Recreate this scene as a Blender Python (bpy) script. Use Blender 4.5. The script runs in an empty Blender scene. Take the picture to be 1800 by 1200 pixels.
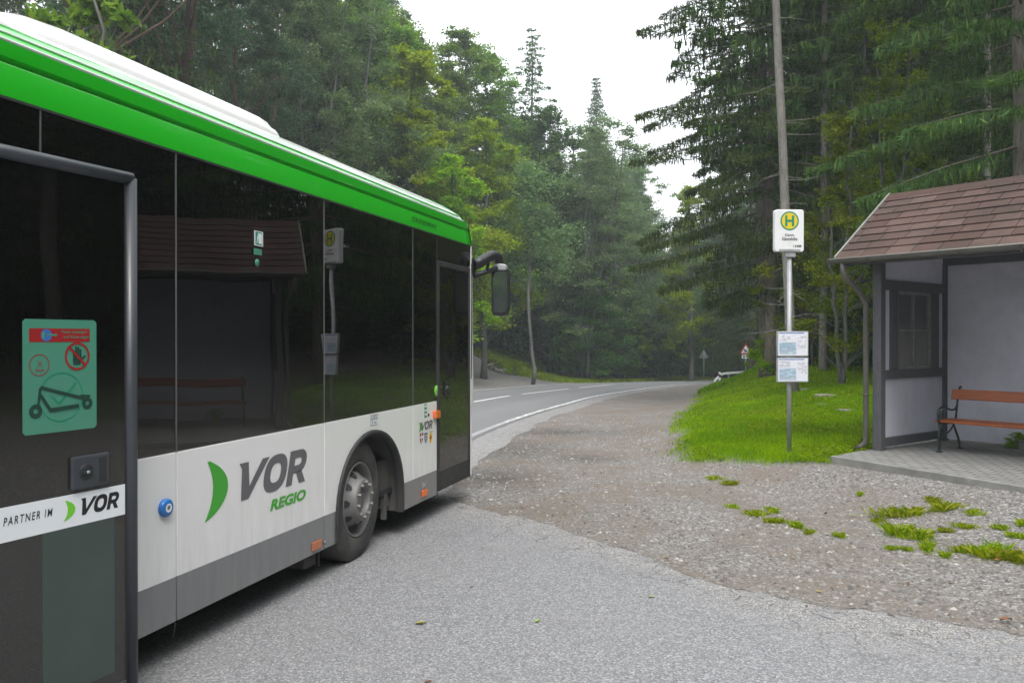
import bpy, math, random
import numpy as np
from mathutils import Vector, Matrix
R = math.radians
rng = np.random.default_rng(7)
random.seed(7)
sc = bpy.context.scene
col = sc.collection

# ------------------------------------------------------------------ camera, light
F = 1450.0; HZ = 594.0; CH = 1.8
cd = bpy.data.cameras.new('camera'); cam = bpy.data.objects.new('camera', cd); col.objects.link(cam)
cam.location = (0, 0, CH); cam.rotation_euler = (R(90) - math.atan(6 / F), 0, 0)
cd.sensor_width = 36; cd.lens = 36 * F / 1800; cd.clip_start = .05; cd.clip_end = 2000
sc.camera = cam
SUN_EL, SUN_AZ = 56, 168          # azimuth measured from +Y towards +X
w = bpy.data.worlds.new('World'); sc.world = w; w.use_nodes = True
nt = w.node_tree; nt.nodes.clear()
sk = nt.nodes.new('ShaderNodeTexSky'); sk.sky_type = 'NISHITA'; sk.sun_disc = False
sk.sun_elevation = R(SUN_EL); sk.sun_rotation = R(SUN_AZ); sk.air_density = 1.0; sk.dust_density = 4.0
hs = nt.nodes.new('ShaderNodeHueSaturation'); hs.inputs['Saturation'].default_value = .22
mx = nt.nodes.new('ShaderNodeMixRGB'); mx.inputs[0].default_value = .72; mx.inputs[2].default_value = (13.6, 14.0, 14.5, 1)
bg = nt.nodes.new('ShaderNodeBackground'); bg.inputs['Strength'].default_value = .10
ow = nt.nodes.new('ShaderNodeOutputWorld')
nt.links.new(sk.outputs[0], hs.inputs['Color']); nt.links.new(hs.outputs[0], mx.inputs[1])
nt.links.new(mx.outputs[0], bg.inputs['Color']); nt.links.new(bg.outputs[0], ow.inputs[0])
sd = bpy.data.lights.new('sun', 'SUN'); sd.energy = 1.5; sd.angle = R(25); sd.color = (1, .97, .92)
so = bpy.data.objects.new('sun', sd); col.objects.link(so); so.location = (0, 0, 60)
el, az = R(SUN_EL), R(SUN_AZ)
sv = Vector((math.sin(az) * math.cos(el), math.cos(az) * math.cos(el), math.sin(el)))
so.rotation_euler = sv.to_track_quat('Z', 'Y').to_euler()
sc.view_settings.view_transform = 'Standard'; sc.view_settings.look = 'None'
sc.view_settings.exposure = 0.92; sc.view_settings.gamma = 1
sc.render.engine = 'CYCLES'
sc.cycles.max_bounces = 8; sc.cycles.transparent_max_bounces = 12; sc.cycles.volume_bounces = 1

# ------------------------------------------------------------------ tagging
def tag(o, label=None, cat=None, group=None, kind=None):
    if label: o['label'] = label
    if cat: o['category'] = cat
    if group: o['group'] = group
    if kind: o['kind'] = kind
    return o
def empty(name, loc=(0, 0, 0), rz=0, label=None, cat=None, group=None):
    o = bpy.data.objects.new(name, None); col.objects.link(o)
    o.location = loc; o.rotation_euler = (0, 0, rz); o.empty_display_size = .2
    return tag(o, label, cat, group)
def copy_tree(o, parent=None):
    c = o.copy(); col.objects.link(c); c.parent = parent
    for ch in list(o.children): copy_tree(ch, c)
    return c

# ------------------------------------------------------------------ materials
class NT:
    def __init__(s, name):
        s.m = bpy.data.materials.new(name); s.m.use_nodes = True
        s.t = s.m.node_tree; s.t.nodes.clear()
        s.out = s.t.nodes.new('ShaderNodeOutputMaterial')
    def n(s, typ, **kw):
        x = s.t.nodes.new('ShaderNode' + typ)
        for k, v in kw.items():
            if k.startswith('i_'):
                x.inputs[k[2:].replace('_', ' ')].default_value = v
            else: setattr(x, k, v)
        return x
    def l(s, a, b): s.t.links.new(a, b)
    def obj(s): return s.n('TexCoord').outputs['Object']
    def noise(s, scale, detail=4, rough=.55, vec=None, dist=0):
        x = s.n('TexNoise'); x.inputs['Scale'].default_value = scale; x.inputs['Detail'].default_value = detail
        x.inputs['Roughness'].default_value = rough; x.inputs['Distortion'].default_value = dist
        s.l(vec if vec is not None else s.obj(), x.inputs['Vector']); return x.outputs['Fac']
    def ramp(s, fac, stops, interp='LINEAR'):
        x = s.n('ValToRGB'); x.color_ramp.interpolation = interp
        e = x.color_ramp.elements
        while len(e) < len(stops): e.new(.5)
        for i, (p, c) in enumerate(stops):
            e[i].position = p
            e[i].color = (c, c, c, 1) if isinstance(c, (int, float)) else (*c, 1)
        s.l(fac, x.inputs[0]); return x.outputs[0]
    def mix(s, fac, a, b, mode='MIX'):
        x = s.n('MixRGB'); x.blend_type = mode
        for i, v in enumerate((fac, a, b)):
            if isinstance(v, (int, float)):
                if i == 0: x.inputs[0].default_value = v
                else: x.inputs[i].default_value = (v, v, v, 1)
            elif isinstance(v, tuple): x.inputs[i].default_value = (*v, 1)
            else: s.l(v, x.inputs[i])
        return x.outputs[0]
    def math(s, op, a, b=0, clamp=False):
        x = s.n('Math'); x.operation = op; x.use_clamp = clamp
        for i, v in enumerate((a, b)):
            if isinstance(v, (int, float)): x.inputs[i].default_value = v
            else: s.l(v, x.inputs[i])
        return x.outputs[0]
    def attr(s, name):
        x = s.n('Attribute'); x.attribute_name = name; return x.outputs['Fac']
    def bump(s, h, strength=.5, dist=.01):
        x = s.n('Bump'); x.inputs['Strength'].default_value = strength; x.inputs['Distance'].default_value = dist
        s.l(h, x.inputs['Height']); return x.outputs[0]
    def pbr(s, c, rough=.6, metal=0, normal=None, spec=.5, coat=0, ior=None):
        x = s.n('BsdfPrincipled')
        if isinstance(c, tuple): x.inputs['Base Color'].default_value = (*c, 1)
        else: s.l(c, x.inputs['Base Color'])
        if isinstance(rough, (int, float)): x.inputs['Roughness'].default_value = rough
        else: s.l(rough, x.inputs['Roughness'])
        x.inputs['Metallic'].default_value = metal
        x.inputs['Specular IOR Level'].default_value = spec
        x.inputs['Coat Weight'].default_value = coat
        x.inputs['Coat Roughness'].default_value = .04
        if ior: x.inputs['IOR'].default_value = ior
        if normal is not None: s.l(normal, x.inputs['Normal'])
        s.l(x.outputs[0], s.out.inputs[0]); s.p = x
        return s.m

def simple(name, c, rough=.5, metal=0, var=.12, vs=6, bs=0, bscale=60, spec=.5, coat=0, dirt=0, dirtc=(.12, .11, .09)):
    k = NT(name)
    f = k.noise(vs, 5)
    a = tuple(x * (1 - var) for x in c); b = tuple(min(1, x * (1 + var)) for x in c)
    cc = k.ramp(f, [(.3, a), (.7, b)])
    if dirt:
        g = k.noise(2.3, 8, .7); gm = k.ramp(g, [(.45, 0.0), (.75, dirt)])
        cc = k.mix(gm, cc, dirtc)
    r = k.ramp(k.noise(vs * 2, 3), [(.3, max(0, rough - .06)), (.7, min(1, rough + .08))])
    nrm = k.bump(k.noise(bscale, 4), bs, .004) if bs else None
    return k.pbr(cc, r, metal, nrm, spec, coat)

M = {}
# bus paint: white over a grey skirt band, light road film low down
k = NT('bus_side_paint')
sx = k.n('SeparateXYZ'); k.l(k.obj(), sx.inputs[0]); zz = sx.outputs['Z']
band = k.math('GREATER_THAN', zz, .495)
base = k.mix(band, (.155, .16, .17), (.78, .78, .785))
vm = k.n('Mapping'); k.l(k.obj(), vm.inputs[0]); vm.inputs['Scale'].default_value = (5, 5, .8)
st = k.noise(3, 8, .7, vm.outputs[0])
film = k.math('MULTIPLY', k.ramp(st, [(.35, 0.0), (.8, .65)]), k.ramp(k.math('MULTIPLY', zz, .8), [(.2, .70), (.85, .05)]))
base = k.mix(film, base, (.30, .28, .25))
k.pbr(base, .28, 0, None, .5, .5); M['side'] = k.m
def paint(name, c, rough=.25, coat=.6, dirt=.12):
    k = NT(name); g = k.noise(1.5, 8, .7)
    cc = k.mix(k.ramp(g, [(.4, 0.0), (.8, dirt)]), c, tuple(x * .45 + .07 for x in c))
    k.pbr(cc, rough, 0, None, .5, coat); M[name] = k.m
paint('green_paint', (.014, .48, .014), coat=.8, dirt=.03); paint('white_paint', (.80, .80, .79), dirt=.2)
paint('decal_green', (.05, .36, .03), .4, .1, 0); paint('decal_grey', (.12, .115, .13), .4, .1, 0)
paint('decal_white', (.75, .78, .82), .4, .1, .05); paint('decal_red', (.30, .012, .015), .4, .1, 0)
paint('sign_green', (.0, .24, .13), .4, .1, 0); paint('sign_yellow', (.72, .55, .03), .45, .1, .1)
paint('decal_black', (.012, .013, .013), .4, .1, 0); paint('decal_blue', (.04, .14, .42), .4, .1, 0)
paint('sticker_green', (.065, .255, .175), .35, .1, .15); paint('pale_blue', (.33, .56, .72), .5, 0, 0)
paint('sticker_dark', (.012, .05, .035), .4, .1, 0)
paint('blue_plastic', (.02, .17, .50), .35, .2, .1); paint('orange_lens', (.75, .13, .01), .2, .8, .05); paint('dim_orange', (.42, .13, .05), .3, .5, .2)
paint('lime', (.16, .55, .03), .4, .1, 0); paint('print_grey', (.28, .28, .30), .5, 0, 0)
def glassmat(name, tint, fres=1.5, rough=.0, film=.0):
    k = NT(name)
    tr = k.n('BsdfTransparent'); tr.inputs[0].default_value = (*tint, 1)
    gl = k.n('BsdfGlossy'); gl.inputs['Roughness'].default_value = rough; gl.inputs[0].default_value = (1, 1, 1, 1)
    fr = k.n('Fresnel'); fr.inputs[0].default_value = fres
    wv = k.bump(k.noise(1.3, 1), .25, .01); k.l(wv, gl.inputs['Normal'])
    a = k.n('MixShader'); k.l(fr.outputs[0], a.inputs[0]); k.l(tr.outputs[0], a.inputs[1]); k.l(gl.outputs[0], a.inputs[2])
    if film:
        df = k.n('BsdfDiffuse'); df.inputs[0].default_value = (.30, .29, .27, 1)
        b = k.n('MixShader'); s_ = k.n('SeparateXYZ'); k.l(k.obj(), s_.inputs[0])
        low = k.ramp(s_.outputs['Z'], [(.0, 1.0), (1.0, .0)])
        k.l(k.math('ADD', k.math('MULTIPLY', k.ramp(k.math('SUBTRACT', s_.outputs['Z'], 1.0), [(.1, 1.0), (.75, .0)]), film * 2.2),
                   k.math('MULTIPLY', k.noise(4, 8, .7), film * .35)), b.inputs[0])
        k.l(a.outputs[0], b.inputs[1]); k.l(df.outputs[0], b.inputs[2]); a = b
    k.l(a.outputs[0], k.out.inputs[0]); M[name] = k.m
glassmat('bus_glass', (.055, .068, .061), 1.57, 0, .045); glassmat('pane_glass', (.86, .90, .86), 1.7, 0, .22)  # heavy film on the shelter pane stands in for bright reflections
M['rubber'] = simple('rubber', (.022, .022, .024), .65, 0, .25, 8, .2, 90, dirt=.35, dirtc=(.09, .085, .08))
M['tyre'] = simple('tyre', (.035, .034, .034), .75, 0, .2, 5, .3, 70, dirt=.75, dirtc=(.12, .115, .105))
M['door_frame'] = simple('door_frame', (.045, .05, .06), .35, 0, .15, 3)
M['black_plastic'] = simple('black_plastic', (.018, .019, .022), .4, 0, .2, 5, .1, 200)
M['black_panel'] = simple('black_panel', (.006, .006, .007), .12, 0, .2, 3, coat=.5)
M['inside_dark'] = simple('inside_dark', (.02, .021, .024), .7, 0, .2, 3)
M['well'] = simple('well', (.075, .072, .068), .85, 0, .3, 5, .3, 40, dirt=.6, dirtc=(.11, .10, .09))
M['rim'] = simple('rim', (.21, .205, .20), .55, .25, .15, 9, .15, 120, dirt=.7, dirtc=(.11, .10, .09))
M['chrome'] = simple('chrome', (.6, .6, .6), .2, 1, .05, 3)
M['mirror'] = simple('mirror', (.8, .82, .84), .02, 1, .01, 1)
M['galv'] = simple('galv', (.36, .37, .38), .5, .25, .15, 12, .1, 80)
M['seat_fabric'] = simple('seat_fabric', (.03, .06, .12), .9, 0, .3, 30)
M['wall_panel'] = simple('wall_panel', (.60, .605, .68), .8, 0, .05, 2.2, .25, 50, dirt=.28, dirtc=(.20, .20, .21))
k = NT('timber_grey'); mp = k.n('Mapping'); k.l(k.obj(), mp.inputs[0]); mp.inputs['Scale'].default_value = (18, 18, 1.6)
g = k.noise(4, 8, .7, mp.outputs[0])
cc = k.mix(k.ramp(k.noise(60, 3), [(.68, 0.0), (.78, .5)]), k.ramp(g, [(.3, (.055, .056, .062)), (.7, (.115, .115, .125))]), (.3, .3, .3))
k.pbr(cc, .75, 0, k.bump(g, .35, .006)); M['timber'] = k.m
k = NT('varnished_wood'); mp = k.n('Mapping'); k.l(k.obj(), mp.inputs[0]); mp.inputs['Scale'].default_value = (1.2, 14, 14)
g = k.noise(3, 8, .65, mp.outputs[0], 1.0)
k.pbr(k.ramp(g, [(.25, (.15, .030, .007)), (.55, (.30, .075, .014)), (.8, (.42, .135, .03))]), .5, 0, k.bump(g, .15, .003), .3, .1); M['wood'] = k.m
M['iron_grey'] = simple('iron_grey', (.11, .11, .12), .5)
M['iron'] = simple('iron', (.018, .035, .032), .4, .2, .25, 12, .2, 70)
M['gutter'] = simple('gutter', (.115, .11, .098), .5, .3, .22, 5, .1, 60, dirt=.3)
M['gutter_lip'] = simple('gutter_lip', (.28, .28, .25), .45, .3, .15, 4)
M['white_metal'] = simple('white_metal', (.72, .73, .74), .5, 0, .06, 4, dirt=.25)
M['plate_white'] = simple('plate_white', (.78, .78, .79), .4, 0, .03, 6, dirt=.32, dirtc=(.35, .34, .30))
M['paper'] = simple('paper', (.72, .73, .80), .6, 0, .05, 30)
M['trunk_post'] = simple('trunk_post', (.2, .2, .2), .6)
k = NT('shingle'); a = k.attr('tint')
cc = k.ramp(a, [(0, (.090, .058, .050)), (.5, (.118, .077, .067)), (1, (.155, .108, .096))])
n1 = k.noise(240, 3); cc = k.mix(k.ramp(n1, [(.35, .0), (.7, .45)]), cc, (.10, .06, .055))
n2 = k.noise(1.7, 7, .7); cc = k.mix(k.ramp(n2, [(.40, .0), (.62, .85)]), cc, (.075, .058, .050))
n3 = k.noise(9, 5, .7); cc = k.mix(k.ramp(n3, [(.66, .0), (.72, .8)]), cc, (.035, .037, .02))
k.pbr(cc, 1.0, 0, k.bump(n1, .5, .004), .05); M['shingle'] = k.m

def leafmat(name, c1, c2, c3=None, trans=.35, pos=(.15, .6, 1.0), hue=.0):
    k = NT(name); a = k.attr('tint')
    stops = [(pos[0], c1), (pos[1], c2)] + ([(pos[2], c3)] if c3 else [])
    cc = k.ramp(a, stops)
    oi = k.n('ObjectInfo')
    hv = k.n('HueSaturation'); hv.inputs['Saturation'].default_value = 1.12; k.l(cc, hv.inputs['Color'])
    k.l(k.math('ADD', k.math('MULTIPLY', oi.outputs['Random'], .035), .468), hv.inputs['Hue'])
    k.l(k.math('ADD', k.math('MULTIPLY', oi.outputs['Random'], .50), 1.0), hv.inputs['Value'])
    d = k.n('BsdfPrincipled'); k.l(hv.outputs[0], d.inputs['Base Color']); d.inputs['Roughness'].default_value = .5; d.inputs['Specular IOR Level'].default_value = .12
    t = k.n('BsdfTranslucent'); k.l(hv.outputs[0], t.inputs[0])
    m_ = k.n('MixShader'); m_.inputs[0].default_value = trans
    k.l(d.outputs[0], m_.inputs[1]); k.l(t.outputs[0], m_.inputs[2]); k.l(m_.outputs[0], k.out.inputs[0]); M[name] = k.m
leafmat('spruce_needles', (.030, .060, .022), (.060, .108, .034), (.115, .17, .045), .3)
leafmat('pine_needles', (.045, .088, .050), (.075, .13, .066), (.12, .19, .09), .3)
leafmat('leaf_mid', (.060, .130, .028), (.125, .225, .040), (.25, .35, .065), .5)
leafmat('leaf_bright', (.13, .23, .028), (.23, .38, .045), (.38, .48, .07), .5)
leafmat('leaf_yellow', (.075, .13, .018), (.145, .215, .028), (.30, .35, .04), .5)
leafmat('leaf_grey', (.085, .155, .065), (.14, .22, .095), (.23, .31, .15), .45)
leafmat('leaf_dark', (.026, .068, .018), (.050, .115, .028), (.10, .18, .04), .4)
leafmat('grass_blades', (.10, .20, .012), (.18, .32, .018), (.30, .42, .05), .5)
leafmat('grass_dull', (.11, .17, .02), (.18, .26, .03), (.32, .34, .06), .45)
leafmat('tuft_blades', (.12, .20, .02), (.22, .33, .025), (.42, .44, .10), .5)
def bark(name, a, b, s=1):
    k = NT(name); mp = k.n('Mapping'); k.l(k.obj(), mp.inputs[0]); mp.inputs['Scale'].default_value = (9 * s, 9 * s, 2.2 * s)
    g = k.noise(2.2, 8, .7, mp.outputs[0]); h = k.noise(.35, 4)
    cc = k.mix(k.ramp(h, [(.35, 0.0), (.7, .55)]), k.ramp(g, [(.3, a), (.7, b)]), tuple(x * .55 for x in a))
    k.pbr(cc, .9, 0, k.bump(g, .8, .03), .2); M[name] = k.m
bark('bark_spruce', (.11, .092, .078), (.30, .265, .225)); bark('bark_pine', (.10, .066, .048), (.22, .15, .115))
bark('bark_grey', (.09, .09, .08), (.2, .195, .18)); bark('bark_pale', (.13, .125, .11), (.30, .285, .26)); bark('bark_twig', (.07, .062, .045), (.14, .125, .09))

# ------------------------------------------------------------------ mesh builder
class MB:
    def __init__(s): s.v = []; s.f = []; s.mi = []; s.sm = []
    def add(s, vs, fs, mi=0, sm=False):
        o = len(s.v); s.v += [tuple(p) for p in vs]
        for f in fs: s.f.append([i + o for i in f]); s.mi.append(mi); s.sm.append(sm)
        return s
    def box(s, x0, x1, y0, y1, z0, z1, mi=0):
        v = [(x, y, z) for x in (x0, x1) for y in (y0, y1) for z in (z0, z1)]
        return s.add(v, [(0, 1, 3, 2), (4, 6, 7, 5), (0, 4, 5, 1), (2, 3, 7, 6), (0, 2, 6, 4), (1, 5, 7, 3)], mi)
    def prism(s, poly, y0, y1, mi=0, axes='xz'):
        # poly in (a,b) extruded along the third axis
        n = len(poly)
        if axes == 'xz': g = lambda a, b, c: (a, c, b)
        elif axes == 'yz': g = lambda a, b, c: (c, a, b)
        else: g = lambda a, b, c: (a, b, c)
        v = [g(a, b, y0) for a, b in poly] + [g(a, b, y1) for a, b in poly]
        fs = [list(range(n)), list(range(2 * n - 1, n - 1, -1))] + [(i, i + n, (i + 1) % n + n, (i + 1) % n) for i in range(n)]
        return s.add(v, fs, mi)
    def tube(s, path, r, seg=8, mi=0, cap=True, sm=True):
        path = [Vector(p) for p in path]; n = len(path)
        rs = r if hasattr(r, '__len__') else [r] * n
        v = []; up = None
        for i, p in enumerate(path):
            t = (path[min(i + 1, n - 1)] - path[max(i - 1, 0)]).normalized()
            if up is None: up = Vector((0, 0, 1)) if abs(t.z) < .9 else Vector((1, 0, 0))
            a = t.cross(up).normalized(); up = a.cross(t).normalized()
            for j in range(seg):
                q = 2 * math.pi * j / seg
                v.append(p + (a * math.cos(q) + up * math.sin(q)) * rs[i])
        fs = [(i * seg + j, i * seg + (j + 1) % seg, (i + 1) * seg + (j + 1) % seg, (i + 1) * seg + j) for i in range(n - 1) for j in range(seg)]
        s.add(v, fs, mi, sm)
        if cap: o = len(s.v) - n * seg; s.f += [[o + j for j in range(seg)][::-1], [o + (n - 1) * seg + j for j in range(seg)]]; s.mi += [mi] * 2; s.sm += [False] * 2
        return s
    def lathe(s, prof, c, axis='y', seg=40, mi=0, sm=True):
        # prof: (radius, offset along axis)
        v = []
        for r, h in prof:
            for j in range(seg):
                q = 2 * math.pi * j / seg; a, b = r * math.cos(q), r * math.sin(q)
                v.append((c[0] + a, c[1] + h, c[2] + b) if axis == 'y' else (c[0] + a, c[1] + b, c[2] + h) if axis == 'z' else (c[0] + h, c[1] + a, c[2] + b))
        n = len(prof)
        fs = [(i * seg + j, i * seg + (j + 1) % seg, (i + 1) * seg + (j + 1) % seg, (i + 1) * seg + j) for i in range(n - 1) for j in range(seg)]
        return s.add(v, fs, mi, sm)
    def build(s, name, mats, parent=None, bevel=0, loc=None):
        me = bpy.data.meshes.new(name); me.from_pydata(s.v, [], s.f)
        for m in (mats if isinstance(mats, (list, tuple)) else [mats]): me.materials.append(m)
        me.polygons.foreach_set('material_index', s.mi); me.polygons.foreach_set('use_smooth', s.sm)
        me.update()
        import bmesh
        b = bmesh.new(); b.from_mesh(me); bmesh.ops.recalc_face_normals(b, faces=b.faces); b.to_mesh(me); b.free()
        o = bpy.data.objects.new(name, me); col.objects.link(o); o.parent = parent
        if loc: o.location = loc
        if bevel:
            bv = o.modifiers.new('bevel', 'BEVEL'); bv.width = bevel; bv.segments = 2; bv.limit_method = 'ANGLE'; bv.angle_limit = R(50)
        return o
def npmesh(name, v, f, mats, parent=None, tint=None, smooth=False, attrs=None):
    """v (N,3) array, f (K,4) or (K,3) array"""
    me = bpy.data.meshes.new(name); k = f.shape[1]
    me.vertices.add(len(v)); me.vertices.foreach_set('co', np.ascontiguousarray(v, dtype=np.float32).ravel())
    me.loops.add(f.size); me.loops.foreach_set('vertex_index', np.ascontiguousarray(f, dtype=np.int32).ravel())
    me.polygons.add(len(f)); me.polygons.foreach_set('loop_start', np.arange(0, f.size, k, dtype=np.int32))
    me.polygons.foreach_set('use_smooth', np.full(len(f), smooth))
    me.update(calc_edges=True)
    for m in (mats if isinstance(mats, (list, tuple)) else [mats]): me.materials.append(m)
    at = dict(attrs or {})
    if tint is not None: at['tint'] = tint
    for nme, arr in at.items():
        a = me.attributes.new(nme, 'FLOAT', 'POINT'); a.data.foreach_set('value', np.ascontiguousarray(arr, dtype=np.float32))
    o = bpy.data.objects.new(name, me); col.objects.link(o); o.parent = parent
    return o
def text(name, body, x0, x1, z0, z1, y, mat, parent, shear=0, offset=0, dz=0, spacing=1.0, thick=0, align_lines='CENTER'):
    """lettering in the local XZ plane, fitted to a box; dz = extra height at x1 (for slight slope)"""
    cu = bpy.data.curves.new('tmp', 'FONT'); cu.body = body; cu.shear = shear; cu.offset = offset; cu.align_x = align_lines
    cu.space_character = spacing; cu.resolution_u = 4
    o = bpy.data.objects.new('tmp', cu); col.objects.link(o)
    dg = bpy.context.evaluated_depsgraph_get(); me = bpy.data.meshes.new_from_object(o.evaluated_get(dg))
    bpy.data.objects.remove(o); bpy.data.curves.remove(cu)
    n = len(me.vertices); c = np.empty(n * 3); me.vertices.foreach_get('co', c); c = c.reshape(-1, 3)
    mn, mxx = c.min(0), c.max(0)
    u = (c[:, 0] - mn[0]) / (mxx[0] - mn[0]); t = (c[:, 1] - mn[1]) / (mxx[1] - mn[1])
    out = np.stack([x0 + u * (x1 - x0), np.full(n, y), z0 + t * (z1 - z0) + u * dz], 1)
    me.vertices.foreach_set('co', out.ravel()); me.update(); me.materials.clear(); me.materials.append(mat)
    ob = bpy.data.objects.new(name, me); col.objects.link(ob); ob.parent = parent
    return ob
def strip_text(mb, x0, x1, z0, z1, y, lines, seed=0, fill=.7, mi=0, words=True):
    r = random.Random(seed); h = (z1 - z0) / lines
    for i in range(lines):
        x = x0; zt = z1 - i * h - h * .3
        while x < x1:
            wd = r.uniform(.1, .3) * (x1 - x0); e = min(x + wd, x1)
            if r.random() < fill: mb.add([(x, y, zt - h * .35), (e, y, zt - h * .35), (e, y, zt), (x, y, zt)], [(0, 1, 2, 3)], mi)
            x = e + (x1 - x0) * .03

# ------------------------------------------------------------------ terrain
def ss(x, a, b):
    t = np.clip((np.asarray(x, float) - a) / (b - a), 0, 1); return t * t * (3 - 2 * t)
def vnoise(x, y, sc_, seed=0):
    x = np.asarray(x, float) * sc_ + seed * 17.3; y = np.asarray(y, float) * sc_ - seed * 9.1
    def h(i, j):
        v = np.sin(i * 127.1 + j * 311.7 + seed * 3.3) * 43758.5453; return v - np.floor(v)
    xi, yi = np.floor(x), np.floor(y); fx, fy = x - xi, y - yi
    fx = fx * fx * (3 - 2 * fx); fy = fy * fy * (3 - 2 * fy)
    return (h(xi, yi) * (1 - fx) + h(xi + 1, yi) * fx) * (1 - fy) + (h(xi, yi + 1) * (1 - fx) + h(xi + 1, yi + 1) * fx) * fy
def fb(x, y, s, seed=0):
    return (vnoise(x, y, s, seed) + .5 * vnoise(x, y, s * 2.1, seed + 1) + .25 * vnoise(x, y, s * 4.3, seed + 2)) / 1.75
def bz(y):
    y = np.asarray(y, float)
    a = -.025 * np.clip(y - 15, 0, 30); b = -.0433 * np.clip(y - 45, 0, 60)
    # soften the first break
    return a + b
CL = np.array([(-14, -60), (-11, -35), (-8, -12), (-6.2, 0), (-4.2, 13.5), (-2.9, 20.5), (-1.2, 27.2), (.1, 31.9), (2.3, 37.7), (5.1, 44.2), (8.0, 50.3), (11.6, 57.5), (16, 66), (23, 75), (34, 82.5), (52, 88), (85, 92)], float)
def resample(P, step=.5):
    out = []
    n = len(P)
    for i in range(n - 1):
        p0, p1, p2, p3 = P[max(i - 1, 0)], P[i], P[i + 1], P[min(i + 2, n - 1)]
        k_ = max(2, int(np.linalg.norm(p2 - p1) / step))
        for j in range(k_):
            t = j / k_
            out.append(.5 * ((2 * p1) + (-p0 + p2) * t + (2 * p0 - 5 * p1 + 4 * p2 - p3) * t * t + (-p0 + 3 * p1 - 3 * p2 + p3) * t ** 3))
    out.append(P[-1]); return np.array(out)
CC = resample(CL, .5)
CT = np.gradient(CC, axis=0); CT /= np.linalg.norm(CT, axis=1)[:, None]
CN = np.stack([-CT[:, 1], CT[:, 0]], 1)          # points left of travel
def dcl(x, y):
    """signed distance to the road centre line, + = left side"""
    x = np.asarray(x, float).ravel(); y = np.asarray(y, float).ravel(); out = np.empty(len(x))
    for i in range(0, len(x), 20000):
        dx = x[i:i + 20000, None] - CC[None, :, 0]; dy = y[i:i + 20000, None] - CC[None, :, 1]
        k_ = np.argmin(dx * dx + dy * dy, 1); a = np.arange(len(k_))
        d = dx[a, k_] * CN[k_, 0] + dy[a, k_] * CN[k_, 1]
        dist = np.sqrt(dx[a, k_] ** 2 + dy[a, k_] ** 2); out[i:i + 20000] = np.where(d > 0, dist, -dist)
    return out
XBY = np.array([-60, 9, 11.5, 14, 18.8, 29.6, 37.7, 48, 60, 75, 90, 120]); XBX = np.array([9, 4, 2.35, 2.8, 3.95, 6.7, 9.2, 12.6, 19, 29, 60, 90])
def xb(y): return np.interp(y, XBY, XBX)
SF = np.array((.487, -.873)) * -1           # unused sign helper
def qslab(x, y): return (np.asarray(x) - 4.13) * .873 + (np.asarray(y) - 10.56) * .487
def in_poly(x, y, P):
    ins = np.zeros(len(x), bool); n = len(P)
    for i in range(n):
        x1, y1 = P[i]; x2, y2 = P[(i + 1) % n]
        c = ((y1 > y) != (y2 > y)) & (x < (x2 - x1) * (y - y1) / (y2 - y1 + 1e-12) + x1); ins ^= c
    return ins
SLABIN = [(4.22, 10.56), (6.42, 6.65), (9.5, 8.65), (6.98, 13.0)]
def tz(x, y):
    x = np.asarray(x, float); y = np.asarray(y, float); shp = x.shape
    x = x.ravel(); y = y.ravel()
    z = bz(y)
    e = x - xb(y)
    z = z + .2 * ss(qslab(x, y), -2.6, 0) * ss(e, -1.2, .8)
    A = np.interp(y, [10, 20, 30, 45, 70, 100], [.0, .62, 1.15, 1.5, 2.6, 3])
    z = z + A * ss(e, .0, np.interp(y, [12, 30, 60], [4.5, 3.4, 5]))
    z = z + .06 * np.clip(e - 8, 0, 60) * ss(y, 0, 20)
    d = dcl(x, y)
    L = ss(d, 4.5, 9.5) * .55 + ss(d, 8.5, 12.5) * .9 + .28 * np.clip(d - 9, 0, 90)
    L = L * np.interp(y, [-60, 5, 30, 60, 80], [.6, .6, 1, 1, .8])
    z = z + np.where(d > 0, L, 0)
    z = z + .05 * (fb(x, y, .5, 3) - .5) * ss(np.abs(d), 3.6, 8) * ss(np.where(x > 0, e + 1, 5), 0, 2)
    z = z - .06 * (1 - ss(np.abs(d), 2.9, 3.25))
    z = np.where(in_poly(x, y, SLABIN), np.minimum(z, .12), z)
    return z.reshape(shp)
def tz1(x, y): return float(tz(np.array([x]), np.array([y]))[0])
def at(px, py, z=0.0):
    Y = F * (CH - z) / (py - HZ); return (px - 900) * Y / F, Y
def atd(px, Y): return (px - 900) * Y / F

# shelter frame
PX, PY, FZ = 4.94, 11.1, .30
U = Vector((.605, -.797, 0)).normalized(); V = Vector((.797, .605, 0)).normalized()
SLAB = [(4.13, 10.56), (5.40, 8.34), (8.6, 10.2), (7.0, 13.4), (6.3, 13.1)]   # outline of the slab (front edge first)
SLAB = [(4.13, 10.56), (6.35, 6.55), (9.6, 8.6), (7.0, 13.15)]

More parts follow.
